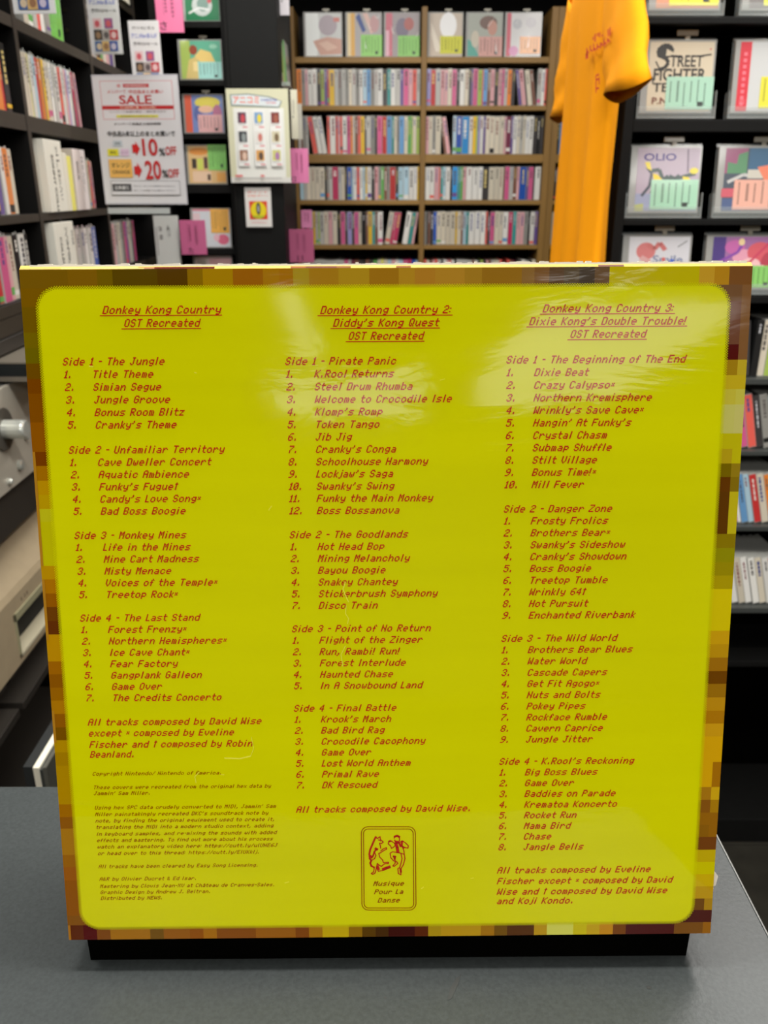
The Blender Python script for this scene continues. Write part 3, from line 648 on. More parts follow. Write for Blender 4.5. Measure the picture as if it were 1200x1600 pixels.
# six cases on the top of the wooden bookcase
z0 = BZ[0][0] + .0006
def top(px0, px1, shapes, label, **k):
    a, b = at(px0, 60, YW + .02).x, at(px1, 60, YW + .02).x
    coverT(frame((a, YW + .03, z0 + .0012), rx=math.radians(-4)), b - a, .146, shapes, label, 'face-out disc cases on top of the wooden bookcase', clip=True, **k)
WH = (228, 228, 226)
top(474, 535, [('r', 0, 0, 1, 1, (206, 208, 206)), ('p', [(0, 0), (.3, 0), (.4, .5), (.35, 1), (0, 1)], (236, 240, 238)), ('e', .62, .72, .26, .24, (176, 164, 172)), ('p', [(.2, .35), (.6, .45), (1, .4), (1, .05), (.4, .02)], (206, 162, 146)), ('p', [(.35, .3), (.6, .35), (.9, .2), (.6, .12)], (222, 188, 170)), ('r', .78, .8, .95, .9, (206, 130, 120))],
    'face-out disc case with pale pink figure cover, first from left above the wooden bookcase', seed=1, wrinkle=3)
top(539.5, 597, [('r', 0, 0, 1, 1, (170, 166, 166)), ('r', 0, 0, .22, 1, (216, 168, 84)), ('r', 0, 0, .1, 1, (226, 206, 160)), ('p', [(.25, .9), (.45, .55), (.55, .6), (.35, 1)], (60, 80, 140)), ('p', [(.45, 1), (.7, .5), (.8, .6), (.6, 1)], (214, 180, 170)), ('e', .8, .75, .14, .2, (190, 150, 150))],
    'face-out disc case with orange side band, second from left above the wooden bookcase', sticker=(.42, .02, 1, .50, (146, 206, 112)), seed=2, wrinkle=4)
top(599.5, 656, [('r', 0, 0, 1, 1, (158, 150, 152)), ('r', 0, 0, .2, 1, (198, 108, 124)), ('e', .5, .65, .2, .24, (120, 112, 130)), ('e', .7, .75, .15, .15, (170, 100, 96)), ('r', 0, 0, .1, .6, (224, 176, 190))],
    'face-out disc case with dull pink side band, third from left above the wooden bookcase', sticker=(.4, .02, 1, .48, (140, 200, 108)), seed=3, wrinkle=4)
top(668, 724, [('r', 0, 0, 1, 1, (196, 182, 166)), ('e', .57, .72, .26, .3, (240, 240, 240)), ('p', [(.05, .8), (.3, .3), (.4, .1), (.2, .1), (.05, .5)], (222, 212, 196))],
    'face-out disc case with white round shape, third from right above the wooden bookcase', sticker=(.36, .08, .98, .47, (206, 206, 56)), seed=4, wrinkle=2)
top(728, 786, [('r', 0, 0, 1, 1, (164, 168, 158)), ('e', .6, .78, .26, .16, (110, 84, 74)), ('e', .72, .66, .14, .18, (190, 140, 124)), ('p', [(0, 0), (.35, 0), (.1, .35), (0, .4)], (84, 160, 146)), ('e', .22, .4, .12, .2, (196, 188, 170))],
    'face-out disc case with dark-haired figure, second from right above the wooden bookcase', sticker=(.36, .02, 1, .46, (206, 158, 150)), seed=5, wrinkle=3)
top(789, 847, [('r', 0, 0, 1, 1, (214, 212, 212)), ('r', 0, 0, .12, 1, (206, 96, 112)), ('e', .3, .75, .14, .12, (190, 190, 194)), ('e', .7, .78, .16, .12, (204, 200, 204)), ('e', .22, .12, .14, .12, (214, 150, 190))],
    'face-out disc case with thin red band, rightmost above the wooden bookcase', sticker=(.42, .08, .98, .46, (226, 152, 82)), seed=6, wrinkle=4)

# ------------------------------------------------------------------ black shelving along the left wall
SLP = -.0287; X0L = -.695
def lx(y): return X0L + SLP * y
def atL(px, py):                             # measured pixel on the plane of the left shelf fronts
    v = (800 - py) / FPX; d = Vector(((px - 600) / FPX, cp + v * sp, -sp + v * cp)); t = X0L / (d.x - SLP * d.y); return Vector((d.x * t, d.y * t, HC + d.z * t))
RZL = math.pi / 2 + math.atan(-SLP) 
ML = Matrix.Translation((X0L, 0, 0)) @ Matrix.Rotation(RZL, 4, 'Z')   # local x runs along the wall, local y into the shelf
lb = empty('black_bookcase', 'long black bookcase of open compartments running along the left wall', 'bookcase', Matrix.Translation((0, 0, 0)) @ ML)
DL = .26
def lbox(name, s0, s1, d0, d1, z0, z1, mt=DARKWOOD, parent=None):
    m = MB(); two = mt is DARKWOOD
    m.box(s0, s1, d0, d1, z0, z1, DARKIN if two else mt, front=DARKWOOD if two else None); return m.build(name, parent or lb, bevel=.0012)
def sL(px, py): p = ML.inverted() @ atL(px, py); return p.x
zA1, zA0 = HC + .326, HC + .303; zB1, zB0 = HC + .1445, HC + .113; zC1, zC0 = HC - .0500, HC - .0665; zD1, zD0 = HC - .215, HC - .238
zT = HC + .70
DIV = (1.39, 1.935, 2.458, 2.985)
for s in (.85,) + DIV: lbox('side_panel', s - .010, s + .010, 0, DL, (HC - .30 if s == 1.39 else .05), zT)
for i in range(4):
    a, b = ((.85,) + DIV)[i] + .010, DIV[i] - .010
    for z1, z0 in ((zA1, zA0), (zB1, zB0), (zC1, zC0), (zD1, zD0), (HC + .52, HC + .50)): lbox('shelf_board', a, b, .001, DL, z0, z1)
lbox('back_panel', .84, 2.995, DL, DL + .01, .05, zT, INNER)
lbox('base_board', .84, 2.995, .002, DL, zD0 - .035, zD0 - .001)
# chrome shelf studs on the inner side panels
for x, z in ((2.446, HC + .425), (2.446, HC + .380), (2.446, HC + .340), (1.922, HC - .125), (1.922, HC - .158)):
    m = MB(); m.tube([(x, .05, z), (x - .0025, .05, z)], .005, mat((190, 180, 150), .2, metal=1), 8); m.build('shelf_stud', lb)
def lrow(s0, s1, z, spec, h, place, **k):
    row(ML @ Vector((s0, .012, z)), RZL, spec, s1 - s0, h, .14, place, 'disc cases in the black bookcase', sleeve=True, **k)
CB = 'left black bookcase'
lrow(1.72, 1.895, zB1, "s5 w4 l3 W6 o6 r2 k5", .128, 'upper near compartment, ' + CB)
lrow(1.955, 2.355, zB1, "V6 w5 w5 Y3 W6 s5 r5 o5 y4 w5 w5 W5 h5 k2 W6 R5 W6 P4 V3 W7 _5 m6\\ P4\\", .128, 'upper middle compartment, ' + CB, lean=.10)
lrow(1.66, 1.85, zC1, "W6 w5 a7 k3 v5 W4 o6 w5", .128, 'centre near compartment, ' + CB)
lrow(1.957, 1.985, zC1, "o4 w4", .128, 'centre middle compartment, ' + CB)
lrow(2.285, 2.395, zC1, "w6 w5 Y5 w4 R4 P4", .120, 'right of the folders, centre middle compartment')
lrow(1.66, 1.875, zD1, "d4 r4 p6 P3 w5 k4 W6 k4", .128, 'lower near compartment, ' + CB)
lrow(2.13, 2.36, zD1, "W8 w8 W8 h8 W8 W8 B9", .122, 'lower middle compartment, ' + CB)
lrow(2.49, 2.78, zD1, "w6 P5 h6 w6 h6 k2 p6 v4 w5 h5 k3 p7", .125, 'lower far compartment, ' + CB)
lrow(2.03, 2.20, zA1, "w6 W6 h5 R5 W5 g6", .125, 'top middle compartment, ' + CB)
lrow(2.50, 2.75, zA1, "w5 h5 y6 r5 w5 P5 v5 h4", .128, 'top far compartment, ' + CB)
lrow(2.60, 2.78, zB1, "w6 h6 W6 w6", .125, 'behind the sale sign')
# tall white divider folders with lettering
def folder(s0, s1, z, h, words, label, d0=-.006, rgb=(222, 220, 208), cat='divider card', grp='white divider folders'):
    e = empty('divider_folder', label, cat, ML @ Matrix.Translation((s0, d0, z + .0005)), grp)
    W = s1 - s0; m = MB(); m.box(0, W, 0, .12, 0, h, mat(rgb, .55)); m.build('card', e, bevel=.001)
    m = MB(); ik = mat((44, 42, 42), .6)
    for wd, fx, z1, hh, rot in words: put_text(m, wd, fx * W, z1 * h, ik, height=hh * W, width=None, y=-.0004, rot=rot, bold=.02)
    m.build('lettering', e); return e
def vert(s, fx, z1, hh, step): return [(c, fx, z1 - i * step, hh, 0) for i, c in enumerate(s) if c != ' ']
folder(1.99, 2.105, zC1, .152, [('SONNY COLLINS', .33, .80, .12, -math.pi / 2)] + vert('\u30bd\u30cb\u4e28\u30ed\u30ea\u30f3\u30ba', .62, .82, .13, .11), 'tall white folder lettered along its spine, left in centre middle compartment of the black bookcase')
folder(2.108, 2.135, zC1, .128, [], 'pale cream thin folder between the lettered folders', rgb=(220, 216, 200))
folder(2.137, 2.165, zC1, .122, [], 'pale yellow thin folder between the two lettered white folders', rgb=(226, 220, 110))
folder(2.185, 2.28, zC1, .140, [('SOUL', .2, .8, .14, -math.pi / 2)] + vert('\u30b9\u30bf\u30f3\u30ea\u4e28', .62, .78, .15, .12), 'pinkish white lettered folder, right in centre middle compartment of the black bookcase', rgb=(226, 216, 214))
folder(1.985, 2.12, zD1, .142, [('COLLECTION', .22, .78, .1, -math.pi / 2)] + vert('\u30bd\u30f3\u30b0\u30b9\u30bf\u4e28', .52, .80, .13, .11) + [('STAR', .85, .86, .08, -math.pi / 2)], 'wide white lettered folder at left of lower middle compartment in the black bookcase')
# upper far compartment: cream box files
folder(2.76, 2.80, HC + .52, .17, [], 'narrow pale pink box file on the upper far shelf of the black bookcase', rgb=(222, 190, 176), cat='box file', grp='box files on the upper far shelf')
folder(2.81, 2.92, HC + .52, .17, [], 'wide cream box file beside the hanging pink index card', rgb=(236, 230, 210), cat='box file', grp='box files on the upper far shelf')
# face-out case leaning by the side panel in the top middle compartment
coverT(ML @ Matrix.Translation((2.215, .03, zA1 + .0076)) @ Matrix.Rotation(.05, 4, 'Y'), .13, .125, [('r', 0, 0, 1, 1, (150, 176, 120)), ('e', .4, .7, .2, .2, (176, 200, 150))], 'small disc case with green sticker under the announcement card, black bookcase', 'disc cases in the black bookcase', sticker=(.12, .04, .95, .93, (112, 190, 74)), clip=False, seed=8)
# ------------------------------------------------------------------ signs and cards
def sign(name, M, W, H, shapes, label, cat, group=None, rgb=(226, 226, 228), rim=None, rad=0, thick=.0018):
    e = empty(name, label, cat, M, group); m = MB()
    m.box(0, W, 0, thick, 0, H, mat(rim or rgb, .4, .3)); m.build('card', e, bevel=.0004 if not rad else rad)
    m = MB(); art(m, [('r', .012, .012, .988, .988, rgb)] + shapes, W, H, -.0003, .00012, .3); m.build('print', e); return e
RED = (196, 30, 34); BK = (34, 32, 34)
A = at(165, 320, 2.245)
sale = [('r', .09, .665, .93, .955, (214, 130, 136)), ('r', .096, .669, .924, .951, (230, 228, 232)),
    ('r', .36, .905, .66, .932, (204, 60, 66)), ('t', 'MEMBERS', .38, .911, .014, .25, (236, 200, 200)), ('e', .31, .918, .022, .012, (220, 150, 150)),
    ('t', '\u30e1\u30f3\u30d0\u30fc\u30ba', .17, .862, .026, .22, (206, 70, 72)), ('t', '\u4e2d\u53e4\u54c1\u307e\u3068\u3081\u8cb7\u3044', .42, .858, .030, .40, (206, 70, 72)),
    ('t', 'SALE', .30, .780, .068, .38, RED), ('r', .09, .742, .93, .770, RED), ('t', '7/18(\u91d1) \u25b6 7/21(\u6708)', .30, .745, .021, .42, (240, 214, 190)),
    ('t', '\u30e1\u30f3\u30d0\u30fc\u30ba\u4f1a\u54e1\u69d8\u9650\u5b9a \u4e00\u90e8\u5bfe\u8c61\u5916\u3042\u308a', .17, .718, .012, .66, (120, 90, 90)), ('r', .25, .680, .74, .700, (226, 220, 90)), ('t', '\u671f\u9593\u9650\u5b9a\u306e\u304a\u5f97\u306a\u30bb\u30fc\u30eb', .30, .684, .011, .4, (150, 130, 60)),
    ('t', '\u30e1\u30f3\u30d0\u30fc\u30ba\u4f1a\u54e1\u69d8\u5927\u9650\u5b9a\u671f\u9593', .21, .622, .020, .55, (70, 60, 64)),
    ('t', '\u4e2d\u53e4\u54c13\u70b9\u4ee5\u4e0a\u306e\u307e\u3068\u3081\u8cb7\u3044\u3067', .12, .535, .043, .80, BK),
    ('r', .175, .460, .285, .505, (196, 206, 214)), ('t', '\u767d\u8272', .20, .472, .022, .06, (70, 74, 80)),
    ('r', .10, .385, .23, .440, (226, 218, 40)), ('t', '\u9ec4\u8272', .13, .402, .022, .07, (110, 100, 30)), ('r', .255, .385, .355, .440, (222, 196, 220)), ('t', '\u30d4\u30f3\u30af', .265, .402, .02, .08, (160, 120, 160)),
    ('p', [(.40, .455), (.40, .425), (.45, .425), (.45, .395), (.50, .440), (.45, .495), (.45, .455)], (204, 20, 22)),
    ('p', [(.40, .475), (.44, .475), (.44, .50), (.49, .442), (.44, .385), (.44, .41), (.40, .41)], (204, 20, 22)),
    ('t', '10', .52, .385, .135, .18, RED), ('t', '%', .715, .385, .060, .07, BK), ('t', 'OFF', .79, .39, .068, .13, RED),
    ('r', .10, .215, .375, .360, (236, 184, 92)), ('t', '\u30aa\u30ec\u30f3\u30b8', .13, .295, .038, .22, (90, 66, 34)), ('t', 'ORANGE', .135, .245, .028, .21, (90, 66, 34)),
    ('p', [(.40, .305), (.44, .305), (.44, .335), (.49, .272), (.44, .21), (.44, .24), (.40, .24)], (204, 30, 30)),
    ('t', '20', .53, .200, .150, .19, RED), ('t', '%', .73, .215, .062, .07, BK), ('t', 'OFF', .80, .215, .068, .13, RED),
    ('r', .10, .075, .93, .190, (110, 110, 112)), ('r', .105, .079, .925, .186, (224, 224, 228)), ('r', .115, .105, .345, .165, (58, 58, 62)), ('t', '\u6ce8\u610f\u4e8b\u9805', .14, .118, .032, .18, (220, 220, 222)),
    ('t', '\u4ed6\u306e\u30af\u30fc\u30dd\u30f3\u3068\u306e\u4f75\u7528\u306f\u3067\u304d\u307e\u305b\u3093', .37, .140, .014, .50, (150, 150, 154)), ('t', '\u8a73\u3057\u304f\u306f\u5e97\u982d\u3067\u304a\u5c0b\u306d\u304f\u3060\u3055\u3044', .37, .105, .014, .50, (150, 150, 154))]
sale = [s for i, s in enumerate(sale) if not (s[0] == 'p' and s[1][0] == (.40, .455))]
sign('sale_sign', frame(A + Vector((0, 0, .001)), rz=math.radians(-4)), .212, .292, sale, 'white sale sign with red SALE, 10% OFF and 20% OFF, clipped to the black bookcase', 'sign', rgb=(226, 226, 230), rim=(206, 206, 214))
m = MB(); m.box(0, .16, 0, .004, -.012, .002, mat((190, 196, 196), .3, .5)); o = m.build('sign_clip'); o.matrix_world = frame(at(168, 326, 2.25), rz=math.radians(-4)); tag(o, 'clear plastic strip under the white sale sign', 'clip')
def ann(px, py, Y, W, label):
    row_z = {.50: .385, .36: .215, .22: .045}
    p = at(px, py, Y); pic = lambda x, z, c, c2: [('r', x, row_z[z], x + .27, row_z[z] + .15, c), ('e', x + .13, row_z[z] + .07, .08, .05, c2)]
    sh = [('t', '7/12(\u571f)', .12, .86, .055, .72, (70, 66, 70)), ('t', '\u30a2\u30cb\u30e1for\u307e\u3093\u304c', .07, .735, .075, .86, (60, 90, 190)), ('t', '\u5ec3\u76e4CD\u30bb\u30fc\u30eb', .12, .62, .055, .8, (60, 56, 60))]
    for x, z, c, c2 in ((.14, .50, (222, 190, 192), (200, 90, 100)), (.50, .50, (150, 90, 140), (206, 90, 100)), (.14, .36, (70, 60, 56), (150, 120, 90)), (.40, .36, (170, 160, 156), (90, 80, 84)), (.64, .36, (190, 70, 80), (226, 190, 190)), (.14, .22, (70, 100, 150), (210, 190, 160)), (.36, .22, (206, 170, 110), (150, 110, 80)), (.60, .22, (70, 90, 160), (200, 190, 210))): sh += pic(x, z, c, c2)
    sign('announcement_card', frame(p, rz=math.radians(-3)), W, W * 1.86, sh, label, 'card', 'announcement cards on the black bookcase', rgb=(224, 224, 224))
ann(22, 22, 1.80, .081, 'white announcement card with photo strip, nearest of three on the black bookcase')
ann(144, 85, 2.48, .083, 'white announcement card with blue heading above the left edge of the sale sign')
ann(209, 134, 2.80, .092, 'white announcement card with blue heading, farthest one, above the sale sign')
def pink(px0, px1, py0, py1, Y, label, words=(), rgb=(206, 104, 150)):
    a, b = at(px0, py1, Y), at(px1, py1, Y); H = at(px0, py0, Y).z - a.z; W = b.x - a.x
    sh = [('t', s, x, z, h, w_, (90, 30, 60)) for s, x, z, h, w_ in words]
    dk = (150, 66, 104)
    for x in (.30, .58, .68): sh.append(('l', [(x, .92), (x, .35)], .012, dk))
    for k_ in range(7): sh.append(('r', .60, .30 + k_ * .08, .66, .345 + k_ * .08, dk)); sh.append(('r', .36, .40 + k_ * .07, .42, .44 + k_ * .07, dk))
    sign('index_card', frame(a), W, H, sh, label, 'index card', 'pink index cards', rgb=rgb, rim=rgb)
pink(246, 288, -30, 51, 2.80, 'pink index card hanging at the top beside the green case', [('\u3055', .12, .05, .17, .26)], (226, 116, 158))
p_, q_ = at(247, 425, 2.80), at(283, 425, 2.80)
sign('divider_card', frame(p_), q_.x - p_.x, at(247, 337, 2.80).z - p_.z, [('t', '\u65e5\u672c', .20, .72, .10, .14, (70, 66, 70)), ('t', '\u5168\u66f2', .20, .58, .10, .14, (70, 66, 70)), ('t', '\u30b5\u30a6\u30f3', .55, .62, .22, .14, (50, 48, 50)), ('l', [(.1, .8), (.1, .3)], .03, (140, 140, 140))], 'white lettered divider card between the far case row and the low pink card', 'divider card', 'cards beside the pillar', rgb=(216, 220, 216), thick=.02)
pink(284, 324, 344, 398, 2.79, 'pink index card beside the white lettered folder, low on the black bookcase', [('\u305f', .28, .05, .16, .2)])
pink(454, 483, 232, 286, 2.98, 'pink index card just right of the white character poster', [('12', .08, .05, .14, .24)], (214, 120, 166))
pink(471, 488, 328, 356, 3.28, 'small pale pink index card in front of the wooden bookcase', (), (226, 140, 184))
pink(451, 491, 358, 410, 3.05, 'dark pink index card, lowest one beside the wooden bookcase', [('11', .35, .05, .16, .22)], (176, 86, 124))

# ------------------------------------------------------------------ black display shelf facing the camera, and the pillar
YF = 2.97
fs = empty('black_display_shelf', 'narrow black display shelf with face-out cases, left of the black pillar', 'shelf', frame((-.7, YF, 0)))
XF0, XF1 = at(262, 295, YF).x, at(366, 295, YF).x
XP1 = at(444.5, 295, YF).x
for y0_, y1_ in ((33, 43), (125, 134), (209, 217), (289, 302), (389, 398), (460, 469)):
    a, b = at(300, y0_, YF).z, at(300, y1_, YF).z
    board(fs, 'shelf_board', (XF0, YF, b), (XF1 - .012, YF + .16, a), BLACK)
board(fs, 'side_panel', (XF1 - .012, YF, 0), (XF1, YF + .18, zT), BLACK); board(fs, 'side_panel', (XF0 - .02, YF + .03, 0), (XF0, YF + .18, zT), BLACK)
board(fs, 'back_panel', (XF0, YF + .16, 0), (XF1 - .012, YF + .18, zT), INNER)
m = MB(); m.box(XF1 + .001, XP1, YF - .02, YF + .40, 0, zT, noisy(mat((12, 13, 12), .6, key='pil', spec=.2), 30, .08)); m.box(XF1 + .001, XF1 + .012, YF - .026, YF - .02, 0, zT, BLACK)
o = m.build('black_pillar', bevel=.002); tag(o, 'plain black pillar panel carrying two posters between the shelves', 'pillar')
def fcase(px0, px1, py0, py1, shapes, label, sticker=None, **k):
    a, b = at(px0, py1, YF + .02), at(px1, py1, YF + .02); H = at(px0, py0, YF + .02).z - a.z
    zs = min((at(300, q_, YF).z for q_ in (33, 125, 209, 289, 389, 460)), key=lambda z_: abs(z_ - a.z)) + .0016
    coverT(frame((a.x, YF + .02, zs), rx=math.radians(-3)), b.x - a.x, H, shapes, label, 'face-out cases on the narrow black display shelf', sticker=sticker, **k)
fcase(287, 345, -28, 33.5, [('r', 0, 0, 1, 1, (20, 120, 74)), ('e', .5, .42, .3, .3, (190, 200, 196)), ('e', .52, .45, .17, .2, (120, 150, 140)), ('l', [(.1, .2), (.4, .35), (.7, .3)], .05, (224, 228, 226)), ('e', .72, .55, .06, .08, (200, 80, 90))], 'green case in crinkled film, topmost on the narrow black display shelf', seed=20, wrinkle=4, clip=False)
fcase(281, 349, 61, 125.5, [('r', 0, 0, 1, 1, (96, 176, 146)), ('r', 0, 0, .24, 1, (166, 190, 92)), ('p', [(.1, 0), (.2, .5), (.4, .6), (.5, 0)], (212, 190, 120)), ('e', .32, .76, .10, .13, (150, 72, 48)), ('p', [(.35, .6), (.5, .78), (.75, .7), (.85, .45), (.5, .4)], (228, 200, 120)), ('e', .82, .85, .1, .06, (150, 206, 180)), ('r', .3, .2, .45, .45, (236, 214, 150))], 'teal and green illustrated case on the second level of the narrow display shelf', sticker=(.44, .03, .98, .45, (160, 214, 206)), seed=21)
fcase(288, 352, 147, 209.5, [('r', 0, 0, 1, 1, (120, 140, 196)), ('r', 0, 0, .18, 1, (224, 100, 72)), ('e', .6, .8, .34, .16, (220, 206, 90)), ('e', .35, .5, .12, .22, (96, 110, 170)), ('e', .85, .5, .12, .25, (190, 120, 150)), ('e', .55, .62, .2, .1, (236, 190, 160))], 'blue case with orange spine and yellow title, third level of the narrow display shelf', sticker=(.36, .03, .95, .48, (226, 176, 176)), seed=22)
fcase(293, 356, 227, 289.5, [('r', 0, 0, 1, 1, (222, 186, 130)), ('e', .3, .85, .26, .1, (226, 150, 70)), ('r', .1, .4, .22, .66, (60, 50, 40)), ('r', .24, .36, .40, .66, (206, 216, 96)), ('r', .42, .4, .52, .7, (90, 60, 56)), ('r', .1, .04, .6, .32, (232, 200, 170)), ('r', .5, .08, .58, .24, (80, 60, 50)), ('r', .75, .05, 1, .28, (232, 170, 90))], 'orange and green case on the fourth level of the narrow display shelf', sticker=(.55, .36, 1, 1, (140, 210, 110)), seed=23, clip=False)
fcase(301, 363, 327, 389.5, [('r', 0, 0, 1, 1, (214, 218, 224)), ('l', [(0, .98), (1, .98)], .05, (220, 130, 150)), ('e', .8, .2, .16, .14, (222, 110, 140)), ('e', .62, .25, .08, .1, (236, 190, 200)), ('r', 0, .6, .2, .9, (226, 200, 206))], 'white case with orange sticker on the fifth level of the narrow display shelf', sticker=(.5, .38, .96, .98, (238, 180, 84)), seed=24, clip=False)
fcase(305, 366, 401, 460, [('r', 0, 0, 1, 1, (224, 208, 204)), ('r', .4, 0, 1, .95, (226, 180, 184)), ('r', .05, .6, .3, .9, (190, 180, 170))], 'pale pink case cut off by the yellow box, lowest on the narrow display shelf', seed=25, clip=False)
# poster with nine pictures, and small card
p0 = at(361.5, 285.5, YF - .045)
nine = [('r', 0, 0, 1, 1, (206, 206, 176)), ('r', .10, .03, .92, .80, (226, 228, 222)), ('r', 0, 0, 1, .06, (216, 216, 210)),
    ('p', [(.07, .82), (.85, .80), (.90, .87), (.70, .92), (.35, .95), (.06, .94)], (120, 134, 130)), ('p', [(.09, .835), (.84, .815), (.88, .87), (.68, .91), (.35, .938), (.08, .93)], (214, 222, 224)),
    ('t', '\u30a2\u30cb\u30b3\u30df', .11, .845, .075, .42, (228, 96, 60)), ('t', 'CHARACTER', .56, .872, .025, .26, (70, 80, 170)), ('t', 'STORE', .64, .845, .018, .16, (210, 110, 130))]
pc = [((90, 60, 80), (200, 70, 80)), ((120, 160, 200), (230, 210, 60)), ((120, 50, 46), (160, 90, 70)), ((50, 54, 60), (140, 150, 150)), ((222, 220, 214), (200, 120, 110)), ((206, 200, 170), (120, 100, 70)), ((150, 110, 90), (220, 190, 170)), ((214, 160, 90), (90, 70, 60)), ((200, 200, 120), (170, 120, 170))]
for i, (a, b) in enumerate(pc):
    cx_, cz_ = .17 + (i % 3) * .27, .64 - (i // 3) * .20
    nine += [('r', cx_ - .02, cz_ - .06, cx_ + .17, cz_ + .14, (232, 233, 230)), ('r', cx_, cz_, cx_ + .135, cz_ + .115, a), ('e', cx_ + .08, cz_ + .05, .035, .045, b), ('l', [(cx_ + .07, cz_ - .04), (cx_ + .15, cz_ - .04)], .012, (216, 110, 120)), ('l', [(cx_ + .0, cz_ - .015), (cx_ + .12, cz_ - .015)], .006, (160, 160, 160))]
nine += [('l', [(.08, .075), (.2, .075)], .02, (214, 90, 90)), ('l', [(.08, .05), (.85, .05)], .006, (140, 140, 140)), ('l', [(.5, .075), (.56, .075)], .02, (214, 90, 90))]
p1 = at(455, 285.5, YF - .045)
sign('poster', frame(p0 + Vector((0, 0, 0)), rz=math.radians(1)), p1.x - p0.x, at(400, 140, YF - .045).z - at(400, 287, YF - .045).z, nine, 'white poster with nine small pictures and an orange heading on the black pillar', 'poster', rgb=(220, 220, 206))
p0 = at(385, 355, YF - .03); p1 = at(425.5, 355, YF - .03)
sign('notice_card', frame(p0), p1.x - p0.x, at(400, 293, YF - .03).z - p0.z, [('t', '\u30dd\u30a4\u30f3\u30c8', .10, .86, .055, .78, (226, 110, 100)), ('t', '2\u500d\u30c7\u30fc', .10, .77, .055, .78, (232, 140, 120)), ('r', .16, .20, .84, .66, (222, 70, 40)), ('e', .5, .43, .30, .22, (232, 214, 20)), ('e', .5, .47, .085, .16, (60, 60, 66)), ('e', .5, .47, .03, .09, (190, 190, 196)), ('t', 'MEMBER', .28, .235, .06, .44, (150, 190, 60)), ('l', [(.2, .12), (.8, .12)], .015, (226, 160, 160))],
     'small white notice card with yellow square below the poster on the black pillar', 'card', rgb=(228, 226, 222), rad=.0008)
# side shelf behind the pillar
ys0, ys1 = YF + .45, 3.36; xs = XP1 - .02
bs = empty('black_side_shelf', 'black shelf unit glimpsed behind the pillar beside the wooden bookcase', 'shelf', frame((xs - .1, ys0, 0)))
for z in (HC + .50, HC + .285, HC + .12, HC - .05, HC - .2): board(bs, 'shelf_board', (xs - .16, YF + .41, z - .015), (xs, 3.38, z), BLACK)
board(bs, 'side_panel', (xs - .16, YF + .405, 0), (xs, YF + .42, zT), BLACK)
board(bs, 'back_panel', (xs - .17, YF + .405, 0), (xs - .16, 3.38, zT), INNER)
for (px0, px1, py0, py1, Y, rgb, lab) in ((456, 466.5, 140, 217, 3.0, (214, 212, 190), 'tall cream lettered divider card beside the poster edge'), (459, 473, 162, 218, 3.1, (206, 204, 190), 'shorter grey white divider card right of the cream one'), (436, 452.5, -25, 24, 3.05, (220, 216, 222), 'pale card hanging at the top right of the black pillar'), (440, 453, 128, 134, 3.0, (150, 160, 150), 'thin grey ticket strip above the cream divider card')):
    a, b = at(px0, py1, Y), at(px1, py1, Y)
    sign('divider_card', frame(a), b.x - a.x, at(px0, py0, Y).z - a.z, [('l', [(.4, .8), (.4, .5)], .08, (120, 116, 110)), ('e', .3, .45, .1, .02, (60, 60, 60))], lab, 'divider card', 'cards beside the pillar', rgb=rgb)
for i, (px, c) in enumerate(((441, 'P'), (444, 'l'), (447, 'G'))):
    a = at(px, 136 - i * 2, 3.04 + i * .02); o = spine('disc_case', .004, .13, .12, c); o.matrix_world = frame(a, ry=math.radians(-3)); tag(o, '%s case standing behind the right edge of the black pillar' % PAL[c][1], CAT, 'cases behind the pillar')

# ------------------------------------------------------------------ black rack on the right
YR = 1.85; DR = .22
rk = empty('black_rack', 'black shop rack of face-out and spine-out disc cases on the right', 'rack', frame((.9, YR, 0)))
XR0 = at(975, 295, YR).x - .014; XR1 = 1.55
board(rk, 'side_panel', (XR0, YR, 0), (XR0 + .02, YR + DR + .03, zT), BLACK); board(rk, 'side_panel', (XR1, YR, 0), (XR1 + .02, YR + DR + .03, zT), BLACK)
board(rk, 'back_panel', (XR0 + .02, YR + DR, 0), (XR1, YR + DR + .02, zT), INNER)
RB = [(26, 37), (187, 206), (343, 352), (463, 474), (592, 601), (705, 712), (823, 830), (950, 958)]
RZ = [(at(1150, a, YR).z, at(1150, b, YR).z) for a, b in RB]
grey = mat((58, 61, 59), .45)
for i, (z1, z0) in enumerate(RZ): board(rk, 'shelf_board', (XR0 + .02, YR, z0), (XR1, YR + DR, z1), BLACK if i < 4 else grey)
z = at(1150, 1040, YR).z; board(rk, 'shelf_board', (XR0 + .02, YR + .02, z - .016), (XR1, YR + DR, z), BLACK)
zb = HC - 1.62; board(rk, 'base_plinth', (XR0 + .02, YR - .02, 0), (XR1, YR + DR, zb), BLACK)
def rcase(px0, px1, py1, shapes, label, sticker=None, hh=None, zi=0, **k):
    hh = hh or {0: .136, 1: at(1060, 57, YR).z - RZ[1][0] - .0125, 2: at(1060, 226, YR).z - RZ[2][0] - .0125, 3: at(1060, 367, YR).z - RZ[3][0] - .0125}[zi]
    a, b = at(px0, py1, YR - .005), at(px1, py1, YR - .005); W = b.x - a.x - .012
    coverT(frame((a.x + .006, YR + .012, RZ[zi][0] + .0125), rx=math.radians(-7)), W, hh, shapes, label, 'face-out disc cases on the black rack', sticker=sticker, holder=True, **k)
rcase(1011, 1133, 28, [('r', 0, 0, 1, 1, (200, 140, 110)), ('r', .3, .3, 1, 1, (120, 90, 80))], 'face-out case with bright yellow sticker, top left of the black rack', sticker=(.28, .06, .97, .5, (222, 214, 60)), zi=0, seed=30)
rcase(1157, 1280, 28, [('r', 0, 0, 1, 1, (110, 106, 104)), ('e', .5, .5, .3, .3, (80, 76, 80))], 'face-out grey case, top right of the black rack', sticker=(.3, .06, .97, .5, (214, 214, 70)), zi=0, seed=31)
sfw = (38, 34, 30)
